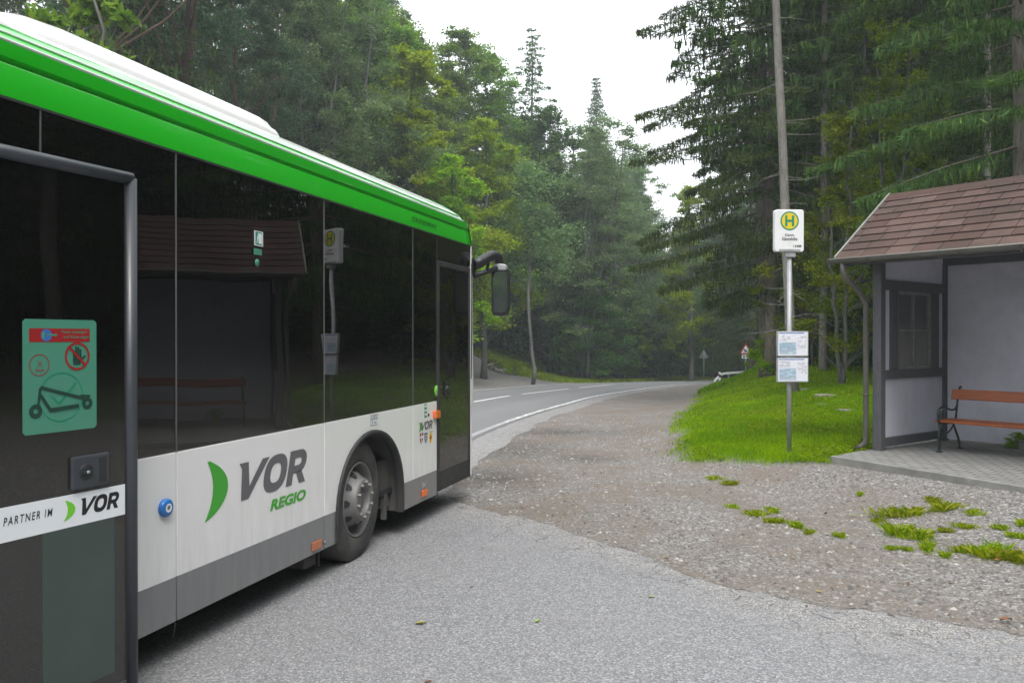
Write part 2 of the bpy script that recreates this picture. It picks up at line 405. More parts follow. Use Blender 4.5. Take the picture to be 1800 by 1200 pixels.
def grid(xs, ys):
    X, Y = np.meshgrid(xs, ys); nx, ny = len(xs), len(ys)
    idx = np.arange(nx * ny).reshape(ny, nx)
    f = np.stack([idx[:-1, :-1], idx[:-1, 1:], idx[1:, 1:], idx[1:, :-1]], -1).reshape(-1, 4)
    return X.ravel(), Y.ravel(), f
def axis(parts):
    out = []
    for a, b, s_ in parts: out += list(np.arange(a, b, s_))
    return np.array(out)
def grass_amt(x, y):
    """1 inside the mown bank, 0 on gravel, with a ragged edge"""
    n = (fb(x, y, .7, 5) - .5) * .7 + (fb(x, y, 5, 8) - .5) * .55
    e = (x - xb(y)) + n
    yb = 11.35 - .42 * (x - 2.35); e2 = (y - yb) + n * .6
    right = ss(e, -.25, .55) * ss(e2, -.25, .35)
    right = np.where((x > 4.1) & (qslab(x, y) < .25), 0, right)
    return right
def lgrass(x, y, d): 
    n = (fb(x, y, .8, 9) - .5) * 1.4
    edge = np.interp(x, [-30, -12, -2, 2.5, 5.5], [6, 11, 11, 6.0, 4.1])
    return ss(d + n, edge, edge + .6)

k = NT('ground_mat')
ob = k.obj(); ag = k.attr('grass'); af = k.attr('forest'); ad = k.attr('mud')
vor = k.n('TexVoronoi'); vor.inputs['Scale'].default_value = 55; k.l(ob, vor.inputs['Vector'])
vc = k.n('SeparateColor'); k.l(vor.outputs['Color'], vc.inputs[0])
v2 = k.n('TexVoronoi'); v2.inputs['Scale'].default_value = 17; k.l(ob, v2.inputs['Vector'])
vc2 = k.n('SeparateColor'); k.l(v2.outputs['Color'], vc2.inputs[0])
g1 = k.ramp(vc.outputs[0], [(0, (.065, .061, .058)), (.4, (.19, .180, .173)), (.85, (.31, .298, .287)), (1, (.54, .525, .505))])
fine = k.noise(150, 3); g1 = k.mix(k.ramp(fine, [(.35, .0), (.65, .55)]), g1, (.115, .108, .10))
st_ = k.ramp(vc2.outputs[1], [(.86, 0.0), (.9, .55)]); g1 = k.mix(k.math('MULTIPLY', st_, k.ramp(v2.outputs['Distance'], [(.25, 1.0), (.45, .0)])), g1, (.46, .45, .43))
mudn = k.noise(.9, 8, .65); mudc = k.mix(k.noise(30, 4), (.125, .100, .080), (.210, .175, .145))
mf = k.math('MULTIPLY', k.ramp(mudn, [(.36, .0), (.58, .85)]), ad)
g1 = k.mix(mf, g1, mudc)
dk = k.attr('damp'); g1 = k.mix(k.math('MULTIPLY', dk, k.ramp(k.noise(3, 6, .7), [(.3, .3), (.6, .9)])), g1, k.mix(.75, g1, (.035, .034, .033)))
grc = k.ramp(k.noise(6, 6, .7), [(.3, (.035, .08, .012)), (.7, (.075, .15, .018))])
flc = k.ramp(k.noise(5, 8, .7), [(.3, (.022, .018, .012)), (.7, (.06, .05, .03))])
g1 = k.mix(ag, g1, grc); g1 = k.mix(af, g1, flc)
bh = k.mix(.5, v2.outputs['Distance'], vor.outputs['Distance'])
k.pbr(g1, .92, 0, k.bump(bh, .8, .012), .25); M['ground'] = k.m

k = NT('asphalt_layby')
ob = k.obj()
vor = k.n('TexVoronoi'); vor.inputs['Scale'].default_value = 105; k.l(ob, vor.inputs['Vector'])
vc = k.n('SeparateColor'); k.l(vor.outputs['Color'], vc.inputs[0])
c = k.ramp(vc.outputs[0], [(0, (.11, .11, .115)), (.3, (.185, .185, .193)), (.75, (.265, .265, .275)), (1, (.46, .46, .475))])
c = k.mix(k.ramp(k.noise(190, 3), [(.35, .0), (.7, .45)]), c, (.155, .155, .163))
c = k.mix(k.ramp(k.noise(.55, 7, .65), [(.35, .0), (.7, .35)]), c, (.235, .228, .22))
c = k.mix(k.ramp(k.noise(2.2, 5, .6), [(.62, .0), (.75, .25)]), c, (.40, .385, .35))
# cracking, densest near the broken edge
wp = k.n('Mapping'); k.l(ob, wp.inputs[0]); nn = k.n('TexNoise'); nn.inputs['Scale'].default_value = 3.5; nn.inputs['Detail'].default_value = 6; k.l(ob, nn.inputs['Vector'])
va = k.n('VectorMath'); va.operation = 'MULTIPLY_ADD'; k.l(nn.outputs['Color'], va.inputs[0]); va.inputs[1].default_value = (.35, .35, .35); k.l(ob, va.inputs[2])
cr = k.n('TexVoronoi'); cr.feature = 'DISTANCE_TO_EDGE'; cr.inputs['Scale'].default_value = 3.6; k.l(va.outputs[0], cr.inputs['Vector'])
ed = k.attr('edge')
cm = k.math('MULTIPLY', k.ramp(cr.outputs['Distance'], [(.010, 1.0), (.038, .0)]), k.math('MULTIPLY', ed, k.ramp(k.noise(1.4, 4), [(.36, .10), (.47, 1.0)])))
c = k.mix(k.math('MULTIPLY', cm, .8), c, (.035, .033, .03))
gm_ = k.math('MULTIPLY', k.ramp(ed, [(.25, .0), (1.0, 1.0)]), k.ramp(k.noise(5, 9, .78), [(.40, .0), (.53, .95)])); c = k.mix(gm_, c, k.ramp(vc.outputs[1], [(0, (.085, .08, .075)), (.5, (.23, .215, .205)), (1, (.5, .49, .475))]))
rim_ = k.attr('rim'); c = k.mix(k.math('MULTIPLY', rim_, k.ramp(k.noise(5, 6, .7), [(.44, .0), (.54, .85)])), c, (.045, .042, .038))
c = k.mix(k.ramp(k.noise(.9, 4, .6), [(.60, .0), (.72, .30)]), c, (.11, .108, .106))
h = k.mix(.7, vor.outputs['Distance'], k.math('SUBTRACT', 1.0, cm))
k.pbr(c, .88, 0, k.bump(h, .6, .008), .3); M['layby'] = k.m
k = NT('asphalt_road'); ob = k.obj()
vor = k.n('TexVoronoi'); vor.inputs['Scale'].default_value = 60; k.l(ob, vor.inputs['Vector'])
vc = k.n('SeparateColor'); k.l(vor.outputs['Color'], vc.inputs[0])
c = k.ramp(vc.outputs[0], [(0, (.12, .12, .123)), (1, (.215, .215, .22))])
tr = k.attr('track'); c = k.mix(k.math('MULTIPLY', tr, .35), c, (.24, .24, .245))
c = k.mix(k.ramp(k.noise(.4, 6, .6), [(.4, .0), (.65, .35)]), c, (.19, .19, .195))
k.pbr(c, .8, 0, k.bump(vor.outputs['Distance'], .4, .006), .35); M['road'] = k.m
k = NT('worn_line'); ob = k.obj()
wn = k.noise(7, 8, .75); ws = k.attr('wear')
fac = k.math('LESS_THAN', wn, k.math('SUBTRACT', .66, ws))
k.pbr(k.mix(fac, (.30, .30, .295), (.74, .74, .73)), .7); M['line'] = k.m

# ---- ground sheet
xs = axis([(-180, -40, 6), (-40, -12, 1.2), (-12, -4, .5), (-4, 12, .14), (12, 30, .5), (30, 60, 1.5), (60, 200, 7)])
ys = axis([(-80, 0, 4), (0, 3, .5), (3, 28, .14), (28, 50, .35), (50, 100, .8), (100, 260, 8)])
gx, gy, gf = grid(xs, ys); d = dcl(gx, gy)
ga = grass_amt(gx, gy); la = lgrass(gx, gy, d); ga = np.maximum(ga, np.where(d > 0, la, 0))
e = gx - xb(gy)
fo = np.maximum(ss(d, 11, 13), ss(e, 8, 10) * ss(gy, 13, 17)); fo = np.maximum(fo, ss(e, 5, 8) * ss(gy, 26, 34)); fo = np.maximum(fo, ss(d, 5.2, 6.2) * ss(gy, 56, 60))
damp = np.zeros(len(gx))
for px, py, rx, ry in ((985, 757, 1.3, .5), (900, 790, .9, .7), (1020, 806, .5, .25), (870, 840, .7, .5)):
    cx, cy = at(px, py); damp = np.maximum(damp, np.exp(-(((gx - cx) / rx) ** 2 + ((gy - cy) / (ry * 1.9)) ** 2)))
mud = ss(4.8 - np.abs(gx - 1.2 - .2 * (gy - 10)), 0, 3.2)
g = npmesh('ground', np.stack([gx, gy, tz(gx, gy)], 1), gf, M['ground'], smooth=True, attrs={'grass': ga * (1 - fo), 'forest': fo, 'mud': mud * .9 + .1, 'damp': damp})
tag(g, kind='structure')

# ---- layby asphalt (ragged edge), road, markings
EP = [(700, 845), (770, 872), (850, 893), (930, 915), (1000, 938), (1080, 958), (1160, 992), (1240, 1018), (1320, 1040), (1420, 1062), (1500, 1074), (1650, 1092), (1800, 1112), (2100, 1150)]
EW = np.array([(-9, 11.2), (-4, 10.8)] + [at(*p) for p in EP] + [(9, 3.2), (14, 1.0)])
def ey(x): return np.interp(x, EW[:, 0], EW[:, 1])
xs = axis([(-9, -3, .3), (-3, 6, .05), (6, 13, .3)]); vs = np.concatenate([np.linspace(0, .6, 14), np.linspace(.62, .985, 50), np.linspace(.988, 1, 10)])
lx, t = np.meshgrid(xs, vs); lx = lx.ravel(); t = t.ravel()
ee = ey(lx) + (fb(lx, lx * 0, 2.0, 4) - .5) * .40 + (fb(lx, lx * 0 + 3, 7, 6) - .5) * .22 + (vnoise(lx, lx * 0 + 5, 19, 9) - .5) * .07
ly = -12 + t * (ee + 12)
nx, ny = len(xs), len(vs); idx = np.arange(nx * ny).reshape(ny, nx)
lf = np.stack([idx[:-1, :-1], idx[:-1, 1:], idx[1:, 1:], idx[1:, :-1]], -1).reshape(-1, 4)
lz = tz(lx, ly) + .02 - .016 * ss(t, .985, 1.0)
o = npmesh('layby_asphalt', np.stack([lx, ly, lz], 1), lf, M['layby'], smooth=True, attrs={'edge': np.clip(ss(ly - ee, -1.5, -.1), .02, 1), 'rim': ss(ly - ee, -.05, -.015)})
tag(o, kind='structure')
def ribbon(name, l0, l1, i0, i1, mat, zoff, nl=2, attrs=None, step=1, wob=0):
    ii = np.arange(i0, i1, step); ls = np.linspace(l0, l1, nl)
    P = CC[ii]; N = CN[ii]; L = np.tile(ls, (len(ii), 1))
    if wob:
        wv_ = (fb(ii * .7, ii * 0, .9, 2) - .5) * wob + (fb(ii * 2.7, ii * 0, .9, 12) - .5) * wob * .5
        L[:, 0] += wv_
    x = P[:, 0, None] + N[:, 0, None] * L; y = P[:, 1, None] + N[:, 1, None] * L
    z = bz(y) + zoff
    n, m = x.shape; idx = np.arange(n * m).reshape(n, m)
    f = np.stack([idx[:-1, :-1], idx[1:, :-1], idx[1:, 1:], idx[:-1, 1:]], -1).reshape(-1, 4)
    at_ = attrs(L) if attrs else None
    o = npmesh(name, np.stack([x.ravel(), y.ravel(), z.ravel()], 1), f, mat, smooth=True, attrs=at_)
    return tag(o, kind='structure')
NI = len(CC)
ribbon('road', -3.3, 3.5, 0, NI, M['road'], .012, 15, lambda L: {'track': (np.exp(-((np.abs(L) - 1.9) / .5) ** 2)).ravel()})
ribbon('road_edge_apron', -3.95, -3.28, 0, NI, M['layby'], .004, 3, lambda L: {'edge': np.full(L.size, .9)}, wob=.35)
CW = resample(CC, .12); 
def seg_index(px, py_):                       # nearest centre-line index for a pixel on the road
    m = 1.425; Y = m / ((py_ - HZ) / F - .025); X = (px - 900) * Y / F
    return int(np.argmin((CC[:, 0] - X) ** 2 + (CC[:, 1] - Y) ** 2))
def line(name, l0, l1, i0, i1, wear, step=1):
    return ribbon(name, l0, l1, i0, i1, M['line'], .018, 2, lambda L: {'wear': np.full(L.size, wear)}, step)
ribbon('edge_marking', -3.22, -3.08, 0, NI, M['line'], .018, 2, lambda L: {'wear': np.repeat(np.interp(CC[:len(L), 1], [10, 14, 19, 30], [.42, .36, .20, .13]), 2)}); line('edge_marking', 3.15, 3.28, 0, NI, .14)
i = 20
while i < NI - 16:
    line('centre_marking', -.07, .07, i, i + 13, .03); i += 15

# ------------------------------------------------------------------ leaf-sized geometry
def quads(c, a, b):
    """rhombus quads: centre c, half-axes a,b"""
    n = len(c); v = np.stack([c - a, c + b, c + a, c - b], 1).reshape(-1, 3)
    return v, np.arange(n * 4).reshape(-1, 4)
def unit(v): return v / (np.linalg.norm(v, axis=1)[:, None] + 1e-9)
def leafcloud(c, size, flat=.5, seed=0, asp=.55):
    r = np.random.default_rng(seed); n = len(c)
    nrm = r.normal(size=(n, 3)); nrm[:, 2] = np.abs(nrm[:, 2]) + flat; nrm = unit(nrm)
    a = np.cross(nrm, r.normal(size=(n, 3))); a = unit(a); b = np.cross(nrm, a)
    s_ = size * r.uniform(.6, 1.3, n)[:, None]
    return quads(c, a * s_ * .5, b * s_ * .5 * asp)
class TreeProto: pass
protos = {}
def proto(name, height, trunkobj, crownobj, extra=()):
    for o in (trunkobj, crownobj) + tuple(extra):
        if o: col.objects.unlink(o)
    p = TreeProto(); p.h = height; p.parts = [o for o in (trunkobj, crownobj) + tuple(extra) if o]; protos[name] = p

def trunk_tube(mb, h, r0, lean=(0, 0), seg=9, n=14, wob=.05, rr=None, r1=.02):
    rr = rr or random.Random(1); pts = []; rs = []
    for i in range(n + 1):
        t = i / n; pts.append((lean[0] * t * h + rr.uniform(-wob, wob) * (0 < i), lean[1] * t * h + rr.uniform(-wob, wob) * (0 < i), t * h - (.3 if i == 0 else 0)))
        rs.append(r0 * (1 - t) ** .85 + r1 + (.35 * r0 if i == 0 else 0))
    mb.tube(pts, rs, seg); return pts
def spruce(name, h, rb, z0, seed, dens=1.0, dead=True, needle=1.0, irregular=.25, r0=.2, mat='spruce_needles', shape=.8, droop=.35, gap=.34, thin=1.0):
    r = random.Random(seed); nr = np.random.default_rng(seed)
    tb = MB(); trunk_tube(tb, h, r0, rr=r, wob=.04)
    C = []; A = []; B = []
    z = z0
    while z < h - .15:
        t = (z - z0) / (h - z0); L0 = rb * (1 - t) ** shape * min(1, .55 + t * 5) + .22
        nb = max(4, int((6 + 2 * (1 - t)) * dens)); ph = r.uniform(0, 6.28)
        for j in range(nb):
            L = L0 * r.uniform(1 - irregular * 1.6, 1 + irregular * .5); an = ph + 6.283 * j / nb + r.uniform(-.3, .3)
            dirx, diry = math.cos(an), math.sin(an); el0 = .55 * t - .12 + r.uniform(-.1, .1)
            n = max(3, int(L / .3)); pts = []
            for i in range(n + 1):
                q = i / n; pts.append((dirx * L * q, diry * L * q, z + L * (el0 * q - droop * q * q + .28 * q ** 3 * (1 - t))))
            if L > .5: tb.tube([pts[0], pts[n // 2], pts[-1]], [.009 + .006 * L, .007 + .003 * L, .003], 4, cap=False)
            P = np.array(pts); m = int(L * 26 * needle) + 8
            q = nr.uniform(.08 if z > h * .6 else .22, 1, m); ip = q * n; i0 = np.minimum(ip.astype(int), n - 1); fr = (ip - i0)[:, None]
            base = P[i0] * (1 - fr) + P[i0 + 1] * fr
            side = nr.uniform(-1, 1, m); side = np.sign(side) * np.abs(side) ** .8
            lat = side * (.08 + .36 * L * (1 - q) ** .75 * np.minimum(1, q * 3.5)); perp = np.array([-diry, dirx, 0]); out = np.array([dirx, diry, 0])
            c = base + perp * lat[:, None] + out * (np.abs(lat) * .45)[:, None]
            hang = nr.uniform(.05, .34, m) * (.6 + .4 * thin) * min(1, L / 1.4 + .25) * (1 - .5 * t)
            c[:, 2] -= np.abs(lat) * .22 + hang * .6
            kind = nr.random(m) < .55
            # hanging branchlets and lying sprays
            a = np.where(kind[:, None], np.stack([nr.normal(0, .03, m), nr.normal(0, .03, m), -hang * .75 - .03], 1),
                         unit(out[None] * .7 + perp[None] * np.sign(side)[:, None] * .7 + nr.normal(0, .25, (m, 3))) * .15)
            bb = unit(np.cross(a, nr.normal(size=(m, 3)))) * nr.uniform(.022, .05, m)[:, None] * thin
            C.append(c); A.append(a); B.append(bb)
        z += (gap + .15 * r.random()) / dens ** .5 * (1.0 if t < .8 else .7)
    C = np.concatenate(C); A = np.concatenate(A); B = np.concatenate(B)
    v, f = quads(C, A, B)
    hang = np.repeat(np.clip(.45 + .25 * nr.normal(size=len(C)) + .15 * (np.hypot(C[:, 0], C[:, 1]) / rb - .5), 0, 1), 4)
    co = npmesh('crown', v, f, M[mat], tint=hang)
    if dead:
        for i in range(int((z0 - 1.2) * 5)):
            zz_ = r.uniform(1.4, z0 + 1.5); an = r.uniform(0, 6.28); L = r.uniform(.5, 2.0)
            e1 = r.uniform(-.25, .1); tb.tube([(0, 0, zz_), (math.cos(an) * L * .5, math.sin(an) * L * .5, zz_ + e1 * L * .5), (math.cos(an + .15) * L, math.sin(an + .15) * L, zz_ + e1 * L + .15 * r.uniform(-1, 1.5))], [.011, .007, .003], 4, cap=False)
    to = tb.build('trunk', M['bark_spruce'])
    proto(name, h, to, co)
def broadleaf(name, h, rad, z0, seed, leaves=36000, lsize=.16, mat='leaf_mid', barkm='bark_grey', r0=.16, clumps=70, flat=.55, csize=1.0, stems=1, gappy=.0, weep=0, bottom=.75):
    r = random.Random(seed); nr = np.random.default_rng(seed); tb = MB()
    cl = []
    for sidx in range(stems):
        ln = (r.uniform(-.12, .12), r.uniform(-.12, .12)) if stems > 1 else (r.uniform(-.03, .03), r.uniform(-.03, .03))
        pts = trunk_tube(tb, h * (.95 if sidx == 0 else r.uniform(.7, .9)), r0 * (1 if stems == 1 else .6), ln, 8, rr=r, wob=.12)
        nl = max(8, int(clumps / stems))
        for i in range(nl):
            t = ((i + r.random()) / nl) ** .85; zc = z0 + (h - z0) * t
            prof = math.sin(math.pi * min(1, (t * (1 - (1 - bottom) * 0) + .18)) ** .8) if t < .82 else max(.12, (1 - t) * 3.2)
            prof = max(.15, prof) if t > .1 else bottom
            rr_ = rad * prof * math.sqrt(r.uniform(.12, 1)) * r.uniform(.8, 1.12); an = r.uniform(0, 6.283)
            k_ = min(len(pts) - 2, int(max(0, zc - rr_ * .5) / h * 14)); b = Vector(pts[k_])
            c = Vector((b.x + math.cos(an) * rr_, b.y + math.sin(an) * rr_, zc))
            cl.append((c, csize * r.uniform(.6, 1.25) * (1 - .35 * t)))
            if i % 2 == 0:
                m = b.lerp(c, .5) + Vector((0, 0, -.1 * rr_)); tb.tube([b, m, c], [r0 * .28 * (1 - t * .6), r0 * .16 * (1 - t * .5), .008], 5, cap=False)
    C = []; per = leaves // len(cl)
    for c, s_ in cl:
        n = int(per * s_ / csize)
        # sub-twigs inside the clump give it an uneven outline
        tw = nr.normal(size=(12, 3)); tw = unit(tw) * nr.uniform(.45, 1.1, 12)[:, None] * np.array([1, 1, .6]) * s_
        tw[:, 2] += .1 * s_
        wch = nr.integers(0, 12, n); q = nr.uniform(.25, 1.05, n)[:, None]
        p = tw[wch] * q + nr.normal(0, .16 * s_, (n, 3)) * np.array([1, 1, .55])
        if weep: p[:, 2] -= nr.random(n) ** 1.5 * weep
        C.append(p + np.array(c))
    C = np.concatenate(C)
    if gappy: C = C[fb(C[:, 0] + C[:, 2] * .7, C[:, 1] + C[:, 2] * .5, .8, seed) > gappy]
    v, f = leafcloud(C, lsize, flat, seed)
    tn = .45 + .2 * nr.normal(size=len(C)) + .35 * (fb(C[:, 0] + C[:, 2], C[:, 1], .5, seed + 3) - .5)
    co = npmesh('crown', v, f, M[mat], tint=np.repeat(np.clip(tn, 0, 1), 4))
    proto(name, h, tb.build('trunk', M[barkm]), co)

spruce('spruce_full', 26, 4.0, 1.5, 11, 1.0, False, 1.3, r0=.22, gap=.42, shape=.7)
spruce('spruce_high', 29, 3.3, 7.5, 12, 1.0, True, r0=.20, irregular=.4)
spruce('spruce_near', 27, 4.5, 3.0, 13, .8, True, 6.0, r0=.2, irregular=.3, droop=.45, gap=.62, shape=.7, thin=.5)
spruce('spruce_bare', 30, 3.0, 12.5, 14, 1.0, True, r0=.19, irregular=.4)
spruce('spruce_thin', 24, 3.3, 2.5, 15, .8, True, 1.8, r0=.17, irregular=.4, shape=.62, gap=.5)
bark('bark_bare', (.15, .138, .125), (.36, .34, .31))
for p in protos['spruce_bare'].parts:
    if p.name.startswith('trunk'): p.data.materials[0] = M['bark_bare']
broadleaf('pine', 24, 3.8, 9.5, 16, 60000, .13, 'pine_needles', 'bark_pine', clumps=90, csize=1.1, r0=.2, flat=.2, bottom=.7)
broadleaf('beech', 18, 4.2, 3.5, 21, 52000, .17, 'leaf_mid', clumps=110, csize=1.25)
broadleaf('grey_tree', 17, 3.6, 3, 22, 46000, .13, 'leaf_grey', 'bark_grey', clumps=100, csize=1.1, stems=3, r0=.10)
broadleaf('bright_tree', 14, 3.0, 2.5, 23, 34000, .17, 'leaf_bright', clumps=70, csize=1.0)
broadleaf('yellow_tree', 13, 3.4, 1.8, 24, 30000, .15, 'leaf_yellow', clumps=80, csize=1.0, gappy=.40, stems=2)
broadleaf('dark_tree', 15, 3.8, .8, 25, 50000, .17, 'leaf_dark', clumps=110, csize=1.25, bottom=1)
broadleaf('birch', 10, 1.5, 4.5, 26, 11000, .11, 'leaf_grey', 'bark_grey', clumps=26, csize=.8, r0=.04, weep=1.0)
broadleaf('sapling', 5.5, 1.6, .8, 27, 7000, .15, 'leaf_mid', clumps=26, csize=.6, r0=.05)
broadleaf('shrub', 3.2, 2.0, .3, 28, 15000, .14, 'leaf_dark', clumps=34, csize=.75, r0=.05, stems=3, bottom=1)
broadleaf('shrub_bright', 2.2, 1.5, .2, 29, 9000, .12, 'leaf_bright', clumps=24, csize=.6, r0=.04, stems=3, bottom=1)

NAMES = {'spruce_full': 'spruce_tree', 'spruce_high': 'spruce_tree', 'spruce_near': 'spruce_tree', 'spruce_bare': 'spruce_tree', 'spruce_thin': 'spruce_tree', 'pine': 'pine_tree',
         'beech': 'beech_tree', 'grey_tree': 'willow_tree', 'bright_tree': 'ash_tree', 'yellow_tree': 'maple_tree', 'dark_tree': 'hornbeam_tree', 'birch': 'birch_tree', 'sapling': 'sapling', 'shrub': 'shrub', 'shrub_bright': 'shrub'}
def plant(kind, x, y, h, rot, label, cat='tree', group=None, lean=(0, 0), wide=1.0, sink=0):
    p = protos[kind]; s_ = h / p.h
    if kind == 'spruce_bare': wide *= .62
    o = empty(NAMES[kind], (x, y, tz1(x, y) - sink), rot, label, cat, group)
    o.rotation_euler = (lean[0], lean[1], rot); o.scale = (s_ * wide, s_ * wide, s_)
    for q in p.parts:
        c = q.copy(); col.objects.link(c); c.parent = o; c.name = q.name.split('.')[0]
    return o
def plant_px(kind, px, Y, top, label, rot=None, cat='tree', group=None, **kw):
    """stand a tree in column px at distance Y so that it ends at picture height top"""
    x = atd(px, Y); z = tz1(x, Y)
    if top < -190: top = HZ - 26.0 * F / Y
    h = CH + (HZ - top) * Y / F - z
    return plant(kind, x, Y, h, random.uniform(0, 6.28) if rot is None else rot, label, cat, group, **kw)

# ---- skyline and landmark trees, left side of the road
plant_px('spruce_thin', 935, 62, 45, 'tall open spruce whose pointed top is the highest on the skyline, above the road bend')
plant_px('spruce_full', 1048, 82, 130, 'slim pointed spruce top standing alone on the skyline right of the taller open one', wide=.8)
plant_px('grey_tree', 1085, 66, 222, 'pale grey-green many-stemmed tree above the far end of the road, right of the pointed spruces', wide=1.5)
plant_px('grey_tree', 1020, 58, 235, 'grey-green many-stemmed tree with bare pale stems under the small pointed spruce', wide=1.35)
plant_px('grey_tree', 1140, 74, 285, 'hazy grey-green tree farthest right on the left forest edge, where the road disappears', wide=1.2)
plant_px('dark_tree', 968, 60, 195, 'dark rounded tree just right of the tall open spruce', wide=.9)
plant_px('beech', 870, 60, 92, 'broad round-topped tree between the green bus front and the tall spruce', wide=1.2)
plant_px('beech', 795, 58, 62, 'tall round-topped tree behind the yellow-green one above the bus front', wide=1.15)
plant_px('beech', 715, 54, 28, 'tall leafy tree at the left end of the open sky', wide=1.2)
plant_px('bright_tree', 745, 43, 100, 'large yellow-green tree rising above the front end of the bus', wide=1.15)
plant_px('bright_tree', 850, 47, 212, 'bright green ash-like tree just right of the bus roof corner')
plant_px('bright_tree', 792, 40, 275, 'yellow-green tree right behind the roof corner of the bus', wide=1.1)
plant_px('birch', 936, 46, 280, 'small birch with drooping pale foliage and a thin white stem', wide=1.5)
plant_px('grey_tree', 610, 40, -60, 'tall silvery-green tree behind the middle of the bus roof', wide=1.1)
plant_px('grey_tree', 520, 37, -60, 'silvery-green tree behind the roof between the hump end and the silver tree', wide=1.0)
plant_px('beech', 655, 47, -10, 'tall leafy tree meeting the upper left edge of the sky', wide=1.1)
plant_px('pine', 328, 27, -260, 'pine with a reddish trunk above the bus roof hump, right of the trunk pair', wide=1.1)
plant_px('pine', 178, 24, -420, 'left trunk of the pair of tall bare trunks above the bus')
plant_px('spruce_high', 221, 26, -380, 'right trunk of the pair of tall bare trunks above the bus')
plant_px('pine', 482, 36, -150, 'pine with a slim trunk behind the end of the roof hump')
plant_px('pine', 420, 30, -180, 'pine with low spreading boughs over the roof hump')
plant_px('sapling', 172, 17, -40, 'small bright-leaved sapling in front of the pair of trunks above the bus', wide=.8)

def filler(n, region, kinds, label, group, seed, hr, mind=2.2, maxtop=None, cat='tree', wide=(.9, 1.15), test=None):
    r = random.Random(seed); pts = []; cnt = 0; tries = 0
    while cnt < n and tries < n * 60:
        tries += 1
        x, y = region(r)
        if any((x - a) ** 2 + (y - b) ** 2 < mind * mind for a, b in pts): continue
        if test and not test(x, y): continue
        px = 900 + F * x / y; h = r.uniform(*hr); z = tz1(x, y)
        if maxtop is not None:
            lim = maxtop(px) + r.uniform(4, 60); hm = CH + (HZ - lim) * y / F - z; h = min(h, hm)
            if h < hr[0] * .3: continue
        kd = r.choice(kinds); pts.append((x, y)); cnt += 1
        plant(kd, x, y, h, r.uniform(0, 6.28), label[kd] if isinstance(label, dict) else label, cat, group, wide=r.uniform(*wide))
SKX = [0, 640, 700, 760, 830, 880, 960, 1000, 1060, 1100, 1140, 1165, 1200, 1240, 1300, 1350]
SKY = [-900, -400, 45, 60, 90, 120, 190, 240, 235, 240, 300, 370, 380, 380, 330, 100]
sky = lambda px: float(np.interp(px, SKX, SKY))
def left_region(dmin, dmax, i0, i1):
    def f(r):
        i = int(r.uniform(i0, i1)); d_ = r.uniform(dmin, dmax); return CC[i, 0] + CN[i, 0] * d_, CC[i, 1] + CN[i, 1] * d_
    return f
def pulloff(x, y): return not (x < 5 and y < 62 and dcl([x], [y])[0] < 11.5)
KEEP = [(745, 43, 75), (850, 47, 48), (792, 40, 50), (936, 46, 38), (935, 62, 40), (328, 27, 60), (178, 24, 60), (221, 26, 60), (482, 36, 40), (610, 40, 70), (520, 37, 50)]
def clear(x, y):
    px = 900 + F * x / y
    return all(not (abs(px - a) < w_ and y < b + 1) for a, b, w_ in KEEP) and (px > 620 or y > 31)
def vis(x, y): return y > 8 and -.72 < x / y < .8
iY = lambda Y: int(np.argmin(np.abs(CC[:, 1] - Y)))
LG = 'mixed forest trees beyond the road'
filler(34, left_region(8.5, 15, iY(20), iY(80)), ['dark_tree', 'beech', 'spruce_full', 'spruce_thin', 'dark_tree'],
       {'dark_tree': 'dark leafy tree of the dense forest edge beyond the road', 'beech': 'mid-green leafy tree of the forest edge beyond the road', 'spruce_full': 'dark spruce with boughs to the ground in the forest edge beyond the road', 'spruce_thin': 'thin open spruce in the forest edge beyond the road'},
       LG, 31, (13, 22), 2.6, sky, test=lambda x, y: vis(x, y) and pulloff(x, y) and clear(x, y))
filler(60, left_region(13, 36, iY(18), iY(86)), ['spruce_full', 'spruce_high', 'spruce_full', 'beech', 'pine'],
       {'spruce_full': 'dark spruce deep in the forest slope beyond the road', 'spruce_high': 'high-crowned spruce deep in the forest slope beyond the road', 'beech': 'leafy tree deep in the forest slope beyond the road', 'pine': 'pine deep in the forest slope beyond the road'},
       'trees deeper in the slope beyond the road', 32, (20, 27), 3.2, sky, test=lambda x, y: vis(x, y) and clear(x, y))
filler(60, left_region(6.6, 9.5, iY(20), iY(88)), ['shrub', 'shrub', 'sapling', 'shrub'],
       {'shrub': 'dark roadside shrub at the foot of the forest beyond the road', 'sapling': 'slender sapling at the foot of the forest beyond the road'},
       'undergrowth along the far side of the road', 33, (2.2, 4.6), 1.3, None, 'shrub', (.9, 1.3), test=lambda x, y: vis(x, y) and pulloff(x, y))
filler(24, left_region(4.8, 7.5, iY(62), iY(88)), ['shrub', 'dark_tree', 'sapling'],
       {'shrub': 'dark shrub where the road disappears round the bend', 'sapling': 'sapling where the road disappears round the bend', 'dark_tree': 'dark leafy tree closing the view where the road bends away'},
       'greenery closing the road bend', 34, (3.5, 9), 1.6, sky, test=vis)
filler(26, left_region(12.2, 15.0, iY(22), iY(60)), ['shrub'], 'dark leafy shrub at the top of the grassy mound beyond the road', 'shrubs along the mound beyond the road', 37, (3, 5.5), 1.2, None, 'shrub', (.9, 1.3), test=lambda x, y: vis(x, y) and x < 6)
filler(34, left_region(5.6, 9.0, iY(42), iY(80)), ['dark_tree', 'beech', 'dark_tree', 'bright_tree'],
       {'dark_tree': 'low dark leafy tree crowding the foot of the forest where the road bends', 'beech': 'low mid-green leafy tree crowding the foot of the forest where the road bends', 'bright_tree': 'low bright leafy tree crowding the foot of the forest where the road bends'},
       'low leafy trees along the outside of the bend', 38, (5, 9), 1.7, sky, wide=(1.0, 1.3), test=lambda x, y: vis(x, y) and 0 < x / y < .19 and pulloff(x, y))
